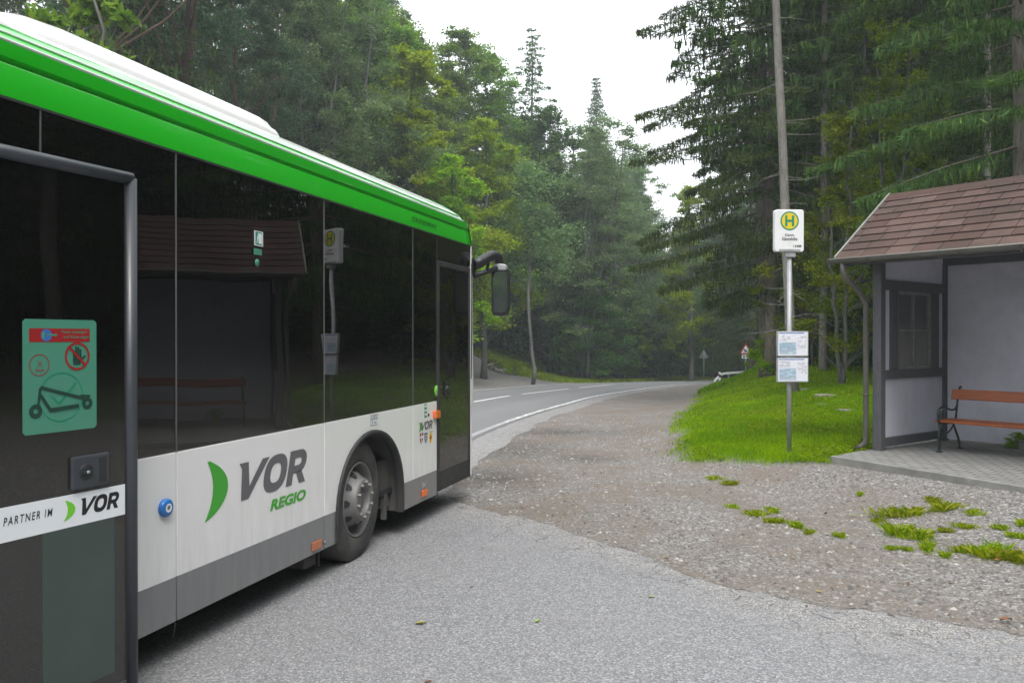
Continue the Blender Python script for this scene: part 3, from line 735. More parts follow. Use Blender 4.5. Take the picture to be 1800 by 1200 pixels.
# right of the bend, behind the warning signs
def rect(x0, x1, y0, y1): return lambda r: (r.uniform(x0, x1), r.uniform(y0, y1))
filler(26, rect(20, 52, 80, 105), ['spruce_full', 'beech', 'dark_tree', 'grey_tree'], 'hazy distant tree behind the warning signs at the road bend', 'distant trees behind the bend', 35, (14, 24), 3, sky, test=vis)
filler(16, rect(16, 30, 55, 76), ['spruce_full', 'dark_tree', 'beech'], 'dark tree on the bank behind the red warning sign', 'trees on the bank by the warning sign', 36, (8, 16), 2.5, sky,
       test=lambda x, y: vis(x, y) and dcl([x], [y])[0] < -8.5 and x / y > .315)

# ---- right side: trees behind the stop sign and the shelter
plant_px('spruce_bare', 1394, 19.5, -330, 'tall spruce with straight pale bare trunk directly behind the bus stop sign', lean=(0, R(-2.5)), rot=0)
plant_px('spruce_near', 1350, 26.5, -300, 'big spruce with hanging boughs reaching left into the sky, trunk left of the sign pole', lean=(0, R(-1.8)), rot=.4, wide=1.05)
plant_px('spruce_high', 1357, 25.5, -260, 'thin dark spruce trunk between the two big trunks behind the stop sign')
plant_px('spruce_near', 1322, 66, -40, 'spruce with drooping boughs behind the red warning sign, left of the big trunks', wide=1.1)
plant_px('spruce_near', 1272, 84, 60, 'hazy green spruce at the right edge of the sky gap, above the warning signs', wide=1.1)
plant_px('bright_tree', 1215, 66, 330, 'pale green tree at the bottom of the sky gap', wide=1.0)
plant_px('spruce_bare', 1448, 24.5, -300, 'spruce with mossy thicker trunk right of the stop sign')
plant_px('spruce_bare', 1420, 27, -280, 'slender bare trunk just right of the stop sign')
plant_px('birch', 1430, 25.8, 60, 'very thin pale stem beside the slender trunk right of the stop sign', wide=.8)
plant_px('yellow_tree', 1480, 19.5, 210, 'yellowish-green leafy tree between the stop sign and the shelter roof', wide=1.0)
plant_px('yellow_tree', 1560, 22, 60, 'tall yellowish-green leafy tree behind the shelter roof end', wide=.95)
plant_px('yellow_tree', 1640, 25, 130, 'yellowish-green leafy tree above the shelter ridge', wide=.9)
plant_px('yellow_tree', 1350, 28, 470, 'low yellowish-green leafy tree on the bank left of the sign pole', wide=.55)
plant_px('yellow_tree', 1400, 26, 150, 'yellowish-green leafy tree behind the big trunks and the stop sign', wide=.8)
plant_px('yellow_tree', 1530, 26, -20, 'tallest yellowish-green leafy tree, between the stop sign and shelter ridge', wide=.9)
plant_px('spruce_bare', 1612, 27, -300, 'dark trunk above the left part of the shelter roof')
plant_px('spruce_bare', 1668, 30, -280, 'dark trunk above the middle of the shelter roof')
plant_px('spruce_near', 1795, 17.5, -500, 'big dark spruce at the right edge of the photo above the shelter roof')
plant_px('spruce_bare', 1735, 24, -300, 'dark trunk left of the big spruce at the right edge')
plant_px('spruce_high', 1585, 31, -200, 'spruce trunk in the gap beside the shelter downpipe')
plant_px('spruce_bare', 1500, 30, -260, 'bare trunk seen left of the shelter corner post')
RG = 'spruce trunks of the forest behind the shelter'
filler(26, rect(10, 34, 26, 48), ['spruce_bare', 'spruce_high', 'spruce_thin'], {'spruce_bare': 'bare-trunked spruce inside the forest behind the shelter', 'spruce_high': 'high-crowned spruce inside the forest behind the shelter', 'spruce_thin': 'thin open spruce inside the forest behind the shelter'}, RG, 41, (19, 27), 2.2,
       test=lambda x, y: vis(x, y) and x / y > .335)
filler(26, rect(14, 60, 46, 75), ['spruce_full', 'dark_tree', 'spruce_high'], 'dark tree deep in the forest behind the shelter', 'trees deep in the forest behind the shelter', 42, (10, 20), 3,
       test=lambda x, y: vis(x, y) and x / y > .36 and dcl([x], [y])[0] < -9)
filler(26, rect(8.5, 26, 22, 36), ['shrub', 'sapling', 'shrub'], {'shrub': 'dark undergrowth shrub among the trunks behind the shelter', 'sapling': 'sapling among the trunks behind the shelter'}, 'undergrowth behind the shelter', 43, (1.6, 3.6), 1.4, None, 'shrub', (.8, 1.2),
       test=lambda x, y: .31 < x / y < .8 and (x - xb(y)) > 4)
for px, Y, top, lb in ((1352, 26, 590, 'bright green shrub on the bank at the foot of the big trunks'), (1335, 30, 610, 'smaller bright shrub on the bank, left of the one by the big trunks')):
    plant_px('shrub_bright', px, Y, top, lb, cat='shrub')
for px, Y, top, lb in ((868, 47, 628, 'bright green weedy bush left on the grass mound beyond the road'), (905, 48, 634, 'bright green weedy bush right on the grass mound beyond the road')):
    plant_px('shrub_bright', px, Y + 6, top, lb, cat='shrub', wide=1.3)

# ---- right-hand forest mirrored in bus windows; rows behind camera added to darken reflections
filler(110, rect(13, 48, -45, 34), ['spruce_full', 'spruce_full', 'spruce_full', 'spruce_high'], 'tree of the forest to the right of the stop, seen mirrored in the bus windows', 'trees mirrored in the bus windows', 44, (20, 28), 2.6,
       test=lambda x, y: x > .7 * y + 6)
filler(85, rect(-40, 13, -75, -32), ['spruce_full', 'spruce_full', 'beech'], 'unseen tree added behind the photographer to darken the wing mirror', 'trees added behind the photographer', 45, (20, 28), 3.5)

# ------------------------------------------------------------------ grass
def blades(x, y, hgt, wid, seed, lean=.5):
    r = np.random.default_rng(seed); n = len(x); z = tz(x, y)
    an = r.uniform(0, 6.283, n); dx, dy = np.cos(an), np.sin(an); h = hgt * r.uniform(.45, 1.25, n); w_ = wid * r.uniform(.6, 1.3, n)
    ln = lean * h * r.uniform(.1, 1, n); a2 = r.uniform(0, 6.283, n); lx_, ly_ = np.cos(a2) * ln, np.sin(a2) * ln
    b0 = np.stack([x - dx * w_, y - dy * w_, z - .01], 1); b1 = np.stack([x + dx * w_, y + dy * w_, z - .01], 1)
    m0 = np.stack([x + dx * w_ * .8 + lx_ * .35, y + dy * w_ * .8 + ly_ * .35, z + h * .6], 1)
    t = np.stack([x + lx_, y + ly_, z + h * .95], 1)
    v = np.stack([b0, b1, m0, t], 1).reshape(-1, 3)
    return v, np.arange(n * 4).reshape(-1, 4)
def scatter(n, x0, x1, y0, y1, seed, pw=2.0):
    r = np.random.default_rng(seed); x = r.uniform(x0, x1, n); u = r.random(n)
    if pw: y = 1 / (1 / y0 + u * (1 / y1 - 1 / y0))
    else: y = y0 + u * (y1 - y0)
    return x, y
x, y = scatter(520000, 2, 15, 10.2, 38, 51)
px_ = x / y
a = grass_amt(x, y); keep = (rng.random(len(x)) < a ** 1.3) & (px_ > .15) & (px_ < .60) & ~((qslab(x, y) > -.1) & in_poly(x, y, SLAB)) & (x - xb(y) < 9)
x, y = x[keep], y[keep]
hv = .03 + .09 * fb(x, y, 1.3, 7) ** 1.3 + .03 * (rng.random(len(x)) > .97) + .03 * ss(fb(x, y, .7, 4), .5, .7)
wv_ = np.clip(.0035 * y / 11, .0035, .012)
v, f = blades(x, y, hv, wv_, 52)
tn = np.clip(.42 + .9 * (fb(x, y, .8, 15) - .45) + .5 * (fb(x, y, 3.5, 18) - .5) + .3 * ss(y, 20, 30) + .22 * rng.normal(size=len(x)), 0, 1)
tag(npmesh('bank_grass', v, f, M['grass_blades'], tint=np.repeat(tn, 4)), 'short bright green grass covering the bank around the stop sign pole', 'grass', kind='stuff')
# low broad leaves among the grass
x, y = scatter(60000, 2, 12, 10.4, 24, 53); a = grass_amt(x, y); keep = (rng.random(len(x)) < a) & (fb(x, y, 1.1, 21) > .46) & ~in_poly(x, y, SLAB) & (x / y < .6)
x, y = x[keep], y[keep]; c = np.stack([x, y, tz(x, y) + rng.uniform(.02, .09, len(x))], 1)
v, f = leafcloud(c, .045, 1.2, 54, .8)
tag(npmesh('clover', v, f, M['grass_blades'], tint=np.repeat(rng.uniform(.1, .7, len(x)), 4)), 'low broad-leaved clover and dandelion growing through the bank grass', 'ground cover', kind='stuff')
n = 200000; ii = rng.integers(iY(18), iY(76), n); dd = rng.uniform(4.0, 12, n)
x = CC[ii, 0] + CN[ii, 0] * dd + rng.normal(0, .2, n); y = CC[ii, 1] + CN[ii, 1] * dd + rng.normal(0, .2, n)
keep = rng.random(n) < lgrass(x, y, dd); x, y = x[keep], y[keep]
v, f = blades(x, y, np.full(len(x), .22), .018, 55)
tag(npmesh('verge_grass', v, f, M['grass_dull'], tint=np.repeat(rng.uniform(.1, .9, len(x)), 4)), 'dull green grass verge on the far side of the road', 'grass', kind='stuff')
n = 90000; ii = rng.integers(iY(24), iY(66), n); dd = rng.uniform(-11, -4.0, n)
x = CC[ii, 0] + CN[ii, 0] * dd; y = CC[ii, 1] + CN[ii, 1] * dd; keep = (x - xb(y) > -.1) & (y > 30); x, y = x[keep], y[keep]
v, f = blades(x, y, np.full(len(x), .2), .016, 56)
tag(npmesh('bend_grass', v, f, M['grass_blades'], tint=np.repeat(rng.uniform(.1, .8, len(x)), 4)), 'grass on the bank running along the inside of the road bend', 'grass', kind='stuff')

TUFTS = [(1578, 905, .20, 'largest grass tuft on the gravel in front of the shelter slab'), (1605, 942, .22, 'wide grass tuft just below the largest one on the gravel'), (1656, 878, .16, 'round grass tuft on gravel nearest below the shelter slab middle'),
         (1640, 868, .09, ''), (1711, 886, .08, ''), (1792, 990, .20, 'dense grass patch on the gravel at the right edge of the photo'), (1745, 972, .17, 'grass patch with a brown leaf near the right edge'), (1693, 920, .08, ''), (1616, 884, .06, ''),
         (1660, 934, .07, ''), (1540, 918, .07, ''), (1330, 904, .10, ''), (1358, 900, .08, ''), (1362, 918, .09, ''), (1398, 925, .09, ''), (1426, 938, .06, ''), (1476, 943, .07, ''), (1280, 852, .10, ''), (1258, 842, .08, ''),
         (1511, 851, .06, ''), (1790, 932, .08, ''), (1632, 964, .10, ''), (1700, 972, .10, ''), (1663, 978, .07, ''), (1755, 912, .07, ''), (1290, 892, .06, ''), (1770, 855, .16, 'flat weeds along the slab edge at the right side'), (1662, 832, .07, 'small weed growing at the slab kerb'), (1712, 838, .06, ''),
         (1590, 968, .06, ''), (1805, 905, .09, ''), (1565, 965, .05, '')]
tp = []
for s_ in range(7):
    r = np.random.default_rng(80 + s_); n = 300; rad = np.abs(r.normal(0, .42, n)); an = r.uniform(0, 6.283, n); cen = r.normal(0, .5, (5, 2)); wc = r.integers(0, 5, n)
    bx, by = cen[wc, 0] + rad * np.cos(an) * 1.1, cen[wc, 1] * .8 + rad * np.sin(an) * .8
    h = .52 * r.uniform(.3, 1.3, n) * np.clip(1.3 - np.abs(rad) * .8, .25, 1); a2 = an + r.normal(0, .8, n); ln = h * r.uniform(.3, 1.1, n)
    dx, dy = np.cos(an + 1.57) * .016, np.sin(an + 1.57) * .016; z0 = np.zeros(n) - .02
    v = np.stack([np.stack([bx - dx, by - dy, z0], 1), np.stack([bx + dx, by + dy, z0], 1), np.stack([bx + dx * .8 + np.cos(a2) * ln * .4, by + dy * .8 + np.sin(a2) * ln * .4, h * .65], 1), np.stack([bx + np.cos(a2) * ln, by + np.sin(a2) * ln, h * .95], 1)], 1).reshape(-1, 3)
    q4 = np.arange(n * 4).reshape(-1, 4); lk = np.stack([q4[:-1, 1], q4[1:, 0], q4[1:, 1], q4[:-1, 0]], 1)
    o = npmesh('grass_tuft', v, np.concatenate([q4, lk]), M['tuft_blades'], tint=np.repeat(r.uniform(0, 1, n), 4)); col.objects.unlink(o); tp.append(o)
for i, (px, py, s_, lb) in enumerate(TUFTS):
    x, y = at(px, py, .03); z = tz1(x, y); x, y = at(px, py, z)
    o = tp[i % 7].copy(); col.objects.link(o); o.location = (x, y, tz1(x, y) + .004); o.scale = (s_ * 1.1, s_ * .9, s_ * .68 + .02); o.rotation_euler = (0, 0, i * 1.7)
    tag(o, lb or 'small grass tuft scattered on the gravel in front of the shelter', 'grass tuft', 'grass tufts on the gravel')

# gravel stones
def stones(n, x, y, smin, smax, seed):
    r = np.random.default_rng(seed); n = len(x); z = tz(x, y)
    base = np.array([(1, 0, 0), (0, 1, 0), (-1, 0, 0), (0, -1, 0), (0, 0, .62), (0, 0, -.5)], float)
    s_ = (smin + (smax - smin) * r.random(n) ** 3)[:, None, None]
    v = base[None] * r.uniform(.65, 1.35, (n, 6, 3)) * s_
    an = r.uniform(0, 6.283, n); c_, sn = np.cos(an)[:, None], np.sin(an)[:, None]
    X = v[:, :, 0] * c_ - v[:, :, 1] * sn; Y = v[:, :, 0] * sn + v[:, :, 1] * c_
    v = np.stack([X + x[:, None], Y + y[:, None], v[:, :, 2] + z[:, None]], -1).reshape(-1, 3)
    fc = np.array([(0, 1, 4), (1, 2, 4), (2, 3, 4), (3, 0, 4), (1, 0, 5), (2, 1, 5), (3, 2, 5), (0, 3, 5)])
    f = (fc[None] + (np.arange(n) * 6)[:, None, None]).reshape(-1, 3)
    return v, f, np.repeat(r.random(n), 6)
x, y = scatter(70000, -2.5, 7, 4.0, 22, 61)
keep = (y > ey(x) + .02 + .1 * rng.random(len(x))) & (dcl(x, y) < -3.9) & (grass_amt(x, y) < .4) & ~((x > 4) & (qslab(x, y) > -.02)) & (np.abs(x / y) < .66)
x, y = x[keep], y[keep]; v, f, t_ = stones(0, x, y, .003, .026, 62)
k = NT('stone'); kk = k.ramp(k.attr('tint'), [(0, (.10, .095, .090)), (.6, (.20, .190, .182)), (.95, (.30, .288, .275)), (1, (.44, .425, .40))]); k.pbr(kk, .85, 0, None, .3); M['stone'] = k.m
tag(npmesh('loose_gravel', v, f, M['stone'], tint=t_), 'loose grey gravel stones lying between the asphalt and the grass', 'gravel', kind='stuff')
x, y = scatter(14000, -2, 6, 3.2, 11.5, 63); keep = (y < ey(x) + .15) & (y > ey(x) - .75 * rng.random(len(x)) ** 2.5) & (x > -1.2); x, y = x[keep], y[keep]
v, f, t_ = stones(0, x, y, .004, .011, 64); v[:, 2] += .02
tag(npmesh('asphalt_crumbs', v, f, M['stone'], tint=t_), 'small stone crumbs strewn along the broken edge of the asphalt', 'gravel', kind='stuff')

# fallen leaves
def leaf_obj(px, py, s_, mat, label, rot):
    z = .03 if py > 940 else .01
    x, y = at(px, py, z); mb = MB(); n = 7; L = []; Rr = []
    for i in range(n + 1):
        t = i / n; w_ = math.sin(math.pi * t ** .8) * .27; zz_ = .12 * math.sin(t * 3) + .05
        L.append((t - .5, -w_, zz_ + .1)); Rr.append((t - .5, w_, zz_ + .06)); 
    mid = [(i / n - .5, 0, .12 * math.sin(i / n * 3)) for i in range(n + 1)]
    vs_ = L + mid + Rr; k_ = n + 1
    mb.add(vs_, [(i, i + 1, k_ + i + 1, k_ + i) for i in range(n)] + [(k_ + i, k_ + i + 1, 2 * k_ + i + 1, 2 * k_ + i) for i in range(n)], 0, True)
    o = mb.build('fallen_leaf', M[mat]); o.location = (x, y, tz1(x, y) + (.021 if py > 940 else .004)); s_ *= .8; o.scale = (s_, s_, s_); o.rotation_euler = (0, 0, rot); tag(o, label, 'leaf', 'fallen leaves')
M['dry_leaf'] = simple('dry_leaf', (.22, .09, .035), .7, 0, .2, 30); M['yellow_leaf'] = simple('yellow_leaf', (.28, .27, .03), .6, 0, .2, 30); M['green_leaf'] = simple('green_leaf', (.25, .40, .03), .55, 0, .2, 30)
for a in ((740, 1095, .085, 'yellow_leaf', 'yellow-brown leaf on the asphalt, nearest the bus', .2), (945, 1090, .06, 'green_leaf', 'fresh green leaf on the asphalt in the bottom middle', .9), (1146, 1048, .055, 'green_leaf', 'pale green leaf on the asphalt right of the others', -.3),
          (829, 1030, .04, 'dry_leaf', 'small reddish-brown leaf on the asphalt right of the front wheel', .6), (1755, 985, .09, 'dry_leaf', 'curled brown leaf in the grass patch at the right', .4), (918, 892, .05, 'dry_leaf', 'orange leaf on the gravel near the bus front', .1),
          (752, 1196, .05, 'dry_leaf', 'reddish leaf at the bottom edge of the photo', .5), (1770, 1088, .1, 'dry_leaf', 'thin brown leaf by the asphalt edge at the lower right', .1)): leaf_obj(*a)
n = 900; x, y = scatter(n, -1, 7, 4.5, 24, 71); r = np.random.default_rng(72)
keep = (y > ey(x)) & (dcl(x, y) < -4) & ((grass_amt(x, y) > .02) & (grass_amt(x, y) < .7) | (r.random(n) < .16)) & ~((x > 4) & (qslab(x, y) > -.02)); x, y = x[keep], y[keep]
v, f = leafcloud(np.stack([x, y, tz(x, y) + .012], 1), .045, 3, 73, .6)
k = NT('litter'); k.pbr(k.ramp(k.attr('tint'), [(0, (.07, .04, .022)), (.6, (.17, .10, .045)), (1, (.30, .24, .07))]), .8); M['litter'] = k.m
tag(npmesh('leaf_litter', v, f, M['litter'], tint=np.repeat(r.random(len(x)), 4)), 'scraps of brown and yellow leaves along the grass edge and gravel', 'leaf litter', kind='stuff')
# flat stones lying in the grass
for (px, py, s_, lb) in ((1452, 692, .26, 'flat grey stone slab in the grass, farthest from the stop pole'), (1486, 724, .17, 'flat grey stone in the grass just left of the shelter downpipe'), (1446, 712, .11, 'smallest flat stone in the grass between the other two'), (1418, 684, .2, 'flat stone in the grass just right of the timetable case')):
    z = .4
    for _ in range(6): x, y = at(px, py, z); z = tz1(x, y)
    mb = MB(); r = random.Random(px); pol = [(math.cos(q * .785) * r.uniform(.8, 1.2), math.sin(q * .785) * r.uniform(.6, .9)) for q in range(8)]
    mb.prism(pol, -.2, .35, axes='xy'); o = mb.build('flat_stone', M['stone_big'] if 'stone_big' in M else M.setdefault('stone_big', simple('stone_big', (.24, .22, .2), .9, 0, .3, 8, .4, 40)), bevel=.05)
    o.location = (x, y, z); o.scale = (s_, s_, s_ * .6 + .05); tag(o, lb, 'stone', 'flat stones in the grass')

# ------------------------------------------------------------------ bus
BW = Vector((-1.204, 6.64)); BD = Vector((.2867, .958)); BD.normalize()
bus = empty('city_bus', (BW.x, BW.y, 0), math.atan2(BD.y, BD.x), 'green and white bus with black windows and an open side door, standing at the left', 'bus')
def sx_(px, inset=0):
    r = (px - 900) / F; wx, wy = BW.x + BD.y * -inset, BW.y + BD.x * inset
    return (r * wy - wx) / (BD.x - r * BD.y)
def bs(px, py):
    s_ = sx_(px); Y = BW.y + BD.y * s_; return s_, CH - (py - HZ) * Y / F
REAR, FR = -9.3, 2.60
ZB, ZG, ZT = .25, 1.176, 2.823
S1, S2, S3, S4, SD = -2.60, -2.214, -.609, 1.013, 1.60
# arch outline
AC, AR = .17, .61
arch = [(AC - AR, ZB)] + [(AC - AR * math.cos(math.pi * i / 24), .42 + .62 * math.sin(math.pi * i / 24) ** .92) for i in range(25)] + [(AC + AR, ZB)]
def panel(poly, name='side_panel', y0=0, y1=.03, mat='side', bev=.004):
    return MB().prism(poly, y0, y1).build(name, M[mat], bus, bev)
g = .004
panel([(REAR, ZB), (-4.05, ZB), (-4.05, ZG), (REAR, ZG)])
panel([(S1, ZB), (S2 - g, ZB), (S2 - g, ZG), (S1, ZG)])
panel([(S2 + g, ZB), (S3 - g, ZB), (S3 - g, ZG), (S2 + g, ZG)])
panel([(S3 + g, ZB)] + arch + [(S4 - g * .5, ZB), (S4 - g * .5, ZG), (S3 + g, ZG)])
panel([(S4 + g * .5, ZB), (SD, ZB), (SD, ZG), (S4 + g * .5, ZG)])
# arch lip and wheel well
mb = MB(); inn = [(AC + (a - AC) * .945, ZB + (b - ZB) * .965) for a, b in arch]; n = len(arch)
v = [(a, -.018, b) for a, b in arch] + [(a, -.018, b) for a, b in inn] + [(a, .0, b) for a, b in arch] + [(a, .05, b) for a, b in inn]
mb.add(v, [(i, i + 1, n + i + 1, n + i) for i in range(n - 1)] + [(i, 2 * n + i, 2 * n + i + 1, i + 1) for i in range(n - 1)] + [(n + i, n + i + 1, 3 * n + i + 1, 3 * n + i) for i in range(n - 1)], 0, True)
mb.build('arch_lip', M['rubber'], bus)
mb = MB(); v = [(a, .035, b) for a, b in arch] + [(a, .75, b) for a, b in arch]
mb.add(v, [(i, i + 1, n + i + 1, n + i) for i in range(n - 1)], 0, True); mb.add([(AC - AR, .75, ZB), (AC + AR, .75, ZB), (AC + AR, .75, 1.05), (AC - AR, .75, 1.05)], [(0, 1, 2, 3)])
mb.box(.60, .75, .12, .5, .30, .72); mb.box(.62, .66, .10, .14, .2, .45)
mb.build('wheel_well', M['well'], bus)
# mud flap behind the wheel
MB().box(-.56, -.535, .08, .55, .10, .45).build('mud_flap', M['rubber'], bus)
MB().prism([(-.72, .12), (-.5, .12), (-.5, .3), (-.72, .3)], .1, .35).build('underbody_box', M['well'], bus, .01)
# underbody + inner shell
mb = MB(); mb.box(REAR + .05, -.62, .05, 2.5, .30, .42); mb.box(.98, 2.5, .05, 2.5, .30, .42); mb.box(-.62, .98, .76, 1.79, .3, .42)
mb.build('floor', M['inside_dark'], bus)
mb = MB(); mb.box(-2.6, -.62, .035, .07, ZB + .05, ZG); mb.box(.98, SD - .01, .035, .07, ZB + .05, ZG); mb.box(REAR, -4.06, .035, .07, ZB + .05, ZG)
mb.build('inner_lining', M['inside_dark'], bus)
# glazing band
SEAMS = [REAR, -7.6, -5.9, -4.05, sx_(72), S2, S3, S4, SD]
for a, b in zip(SEAMS[:-1], SEAMS[1:]):
    zb = ZG + .004 if a > -2.7 or b < -4 else 2.60
    if a < -2.7 and b > -2.7:      # pane over the open doorway reaches from the header
        MB().box(a + g, S1, .0, .008, 2.60, ZT).build('header_glass', M['bus_glass'], bus); a = S1
        zb = ZG + .004
    ya, yb_, yt = [.001 + random.uniform(0, .005) for _ in range(3)]; mb = MB(); e_ = [(a + g, ya, zb), (b - g, yb_, zb), (b - g, yt, ZT - .012), (a + g, ya + yt - yb_, ZT - .012)]
    mb.add(e_ + [(x_, y_ + .006, z_) for x_, y_, z_ in e_], [(0, 1, 2, 3), (7, 6, 5, 4), (0, 4, 5, 1), (2, 6, 7, 3), (0, 3, 7, 4), (1, 5, 6, 2)]).build('window', M['bus_glass'], bus)
MB().box(REAR, FR, -.004, .012, ZT - .012, ZT).build('window_trim', M['rubber'], bus)
mb = MB()
for s_ in SEAMS: mb.box(s_ - .03, s_ + .03, .03, .07, ZG if s_ > -2.7 or s_ < -4 else 2.6, ZT)
mb.box(REAR, FR, .03, .10, 2.68, ZT)
mb.build('window_pillar', M['inside_dark'], bus)
for s_ in SEAMS[3:-1]:
    MB().box(s_ - .0035, s_ + .0035, -.0015, .004, (ZG + .004) if s_ > -2.7 else 2.6, ZT - .014).build('window_seam', M['iron_grey'], bus)
# roof edge (green) and roof (white), swept along the bus, closed at the front
SEC = [(0, ZT), (0, 2.955), (.003, 2.964), (.014, 2.972), (.014, 2.982), (-.004, 2.990), (-.006, 3.005), (-.006, 3.052), (.004, 3.060), (.022, 3.064), (.05, 3.115), (.085, 3.148), (.12, 3.172)]
SEC2 = [(.12, 3.172), (.18, 3.212), (.26, 3.250), (.36, 3.272), (.55, 3.29), (.9, 3.30), (1.275, 3.305), (1.65, 3.30), (2.0, 3.29), (2.19, 3.272), (2.29, 3.250), (2.37, 3.212), (2.43, 3.172)]
SEC3 = [(2.55 - a, b) for a, b in SEC[::-1]]
def slim(z): return 2.655 - .16 * max(0, (z - ZT) / .3) ** 1.5 - .9 * max(0, z - 3.12) ** 1.15
def sweep(name, sec, mat):
    mb = MB(); st_ = [REAR, -6, -3, -1, 1, 1.6, 2.0, 2.1, 2.2, 2.3, 2.4, 2.5, 2.6, 2.7]; v = []
    for s_ in st_:
        for a, b in sec:
            lim = slim(b); f_ = min(1, max(0, (s_ - (lim - .12)) / .2)); ins = .05 * f_ * f_
            v.append((min(s_, lim), a + (ins if a < 1.275 else -ins), b - .012 * f_))
    n = len(sec); m = len(st_)
    mb.add(v, [(i * n + j, i * n + j + 1, (i + 1) * n + j + 1, (i + 1) * n + j) for i in range(m - 1) for j in range(n - 1)], 0, True)
    o = mb.build(name, mat, bus); return o
for s_, n_ in ((SEC, 'roof_edge'), (SEC3, 'roof_edge')):
    o = sweep(n_, s_, M['green_paint']); es = o.modifiers.new('e', 'EDGE_SPLIT'); es.split_angle = R(35)
sweep('roof', SEC2, M['white_paint'])
MB().tube([(s_, -.004, 3.062) for s_ in (REAR, -3, 2.35)], .006, 6).build('drip_rail', M['white_paint'], bus)
MB().tube([(s_, .046, 3.112) for s_ in (REAR, -3, 2.35)], .005, 6).build('drip_rail', M['white_paint'], bus)
# rooftop unit
mb = MB(); hs_ = [(-3.35, .0), (-3.25, .35), (-3.1, .7), (-2.9, .93), (-2.7, 1), (-1.2, 1), (-1.0, .985), (-.90, .93), (-.86, .80), (-.83, .55), (-.815, .25), (-.805, .0)]
v = []
hp = [(.20, 3.14), (.21, 3.245), (.225, 3.28), (.25, 3.295), (.29, 3.345), (.35, 3.368), (.5, 3.39), (.8, 3.40), (1.275, 3.41), (1.75, 3.40), (2.05, 3.375), (2.19, 3.348), (2.25, 3.325), (2.29, 3.285), (2.325, 3.27), (2.34, 3.245), (2.35, 3.14)]
for s_, kz in hs_:
    for a, b in hp: v.append((s_, a, 3.14 + (b - 3.14) * kz))
n = len(hp); mb.add(v, [(i * n + j, i * n + j + 1, (i + 1) * n + j + 1, (i + 1) * n + j) for i in range(len(hs_) - 1) for j in range(n - 1)], 0, True)
mb.build('roof_unit', M['white_paint'], bus).modifiers.new('e', 'EDGE_SPLIT').split_angle = R(40)
# front face
def front(name, z0, z1, mat, u0=-1, u1=1, out=0, nz=8, nu=40, frnt=None):
    mb = MB(); v = []
    for i in range(nz + 1):
        z = z0 + (z1 - z0) * i / nz
        sf = float(np.interp(z, [.25, .5, 1.1, 1.9, 2.6, 2.823, 3.0, 3.1, 3.2, 3.33], [2.86, 2.93, 2.92, 2.86, 2.79, 2.75, 2.70, 2.62, 2.50, 2.30]))
        for j in range(nu + 1):
            u = u0 + (u1 - u0) * j / nu; sc0 = 2.62 if z < ZT else min(2.62, slim(z) - .02); s_ = sc0 + (sf - sc0) * max(0, 1 - abs(u) ** 7) ** (1 / 3.0) + out
            iw = float(np.interp(z, [3.03, 3.07, 3.12, 3.172, 3.22, 3.27, 3.3, 3.33], [.0, .022, .055, .12, .18, .26, .36, .55]))
            v.append((s_, 1.275 + u * (1.275 - .002 - iw), z))
    mb.add(v, [(i * (nu + 1) + j, i * (nu + 1) + j + 1, (i + 1) * (nu + 1) + j + 1, (i + 1) * (nu + 1) + j) for i in range(nz) for j in range(nu)], 0, True)
    return mb.build(name, M[mat], bus)
front('front_bumper', .25, 1.05, 'white_paint'); front('windscreen', 1.05, 2.62, 'bus_glass', -.97, .97)
front('windscreen_pillar', 1.05, 2.80, 'white_paint', -1, -.965); front('windscreen_pillar', 1.05, 2.80, 'white_paint', .965, 1)
front('destination_panel', 2.62, 2.80, 'black_panel', -.965, .965); front('front_cap', 2.80, 3.33, 'green_paint', nz=16)
MB().prism([(2.585, .30), (2.625, .27), (2.625, 2.82), (2.60, 2.82), (2.585, 2.5)], -.004, .03).build('corner_trim', M['white_paint'], bus, .004)
MB().tube([(2.60, -.006, 1.35), (2.612, -.010, 1.9), (2.605, -.006, 2.62)], .006, 6).build('door_edge_seal', M['rubber'], bus)
MB().box(2.63, 2.65, .1, .2, 3.0, 3.02).build('marker_lamp', M['orange_lens'], bus, .004)
for u in (-.75, .75):
    MB().lathe([(.0, .05), (.08, .045), (.11, .02), (.12, -.02)], (2.86, 1.275 + u * 1.2, .68), 'x', 24).build('headlight', M['chrome'], bus)
# front door
mb = MB(); X0, X1, Z0, Z1 = SD + .012, 2.575, .275, 2.575
mb.prism([(X0, Z0), (X1, Z0), (X1, Z1), (X0, Z1)], .004, .03)
fd = MB().box(X0, X1, .012, .03, Z0, Z0 + .16).build('front_door', M['black_panel'], bus, .004)
fr_ = MB()
fr_.box(X0, X0 + .055, -.008, .02, Z0, Z1); fr_.box(X1 - .055, X1, -.008, .02, Z0, Z1); fr_.box(X0 + .055, X1 - .055, -.008, .02, Z1 - .06, Z1); fr_.box(X0 + .055, X1 - .055, -.008, .02, Z0, Z0 + .20)
fr_.build('door_frame', M['rubber'], fd, .008)
MB().box(X0 + .055, X1 - .055, .0, .008, Z0 + .2, Z1 - .06).build('door_glass', M['bus_glass'], fd)
mb = MB(); mb.box(1.79, 1.93, -.014, -.002, 1.20, 1.36); h_ = mb.build('door_handle', M['black_plastic'], fd, .01)
MB().lathe([(0, -.03), (.03, -.03), (.034, -.012)], (1.845, 0, 1.28), 'y', 20).build('lock_knob', M['iron'], h_)
MB().box(1.875, 1.915, -.016, -.0145, 1.23, 1.33).build('grip_recess_shade', M['inside_dark'], h_)  # dark plate on the handle, painted shade of the grip hollow
MB().box(SD + .01, FR, .0, .01, 2.59, ZT - .012).build('header_panel', M['black_panel'], bus)
MB().box(SD - .004, SD + .008, -.003, .03, ZB, ZT - .02).build('door_seal', M['rubber'], bus)
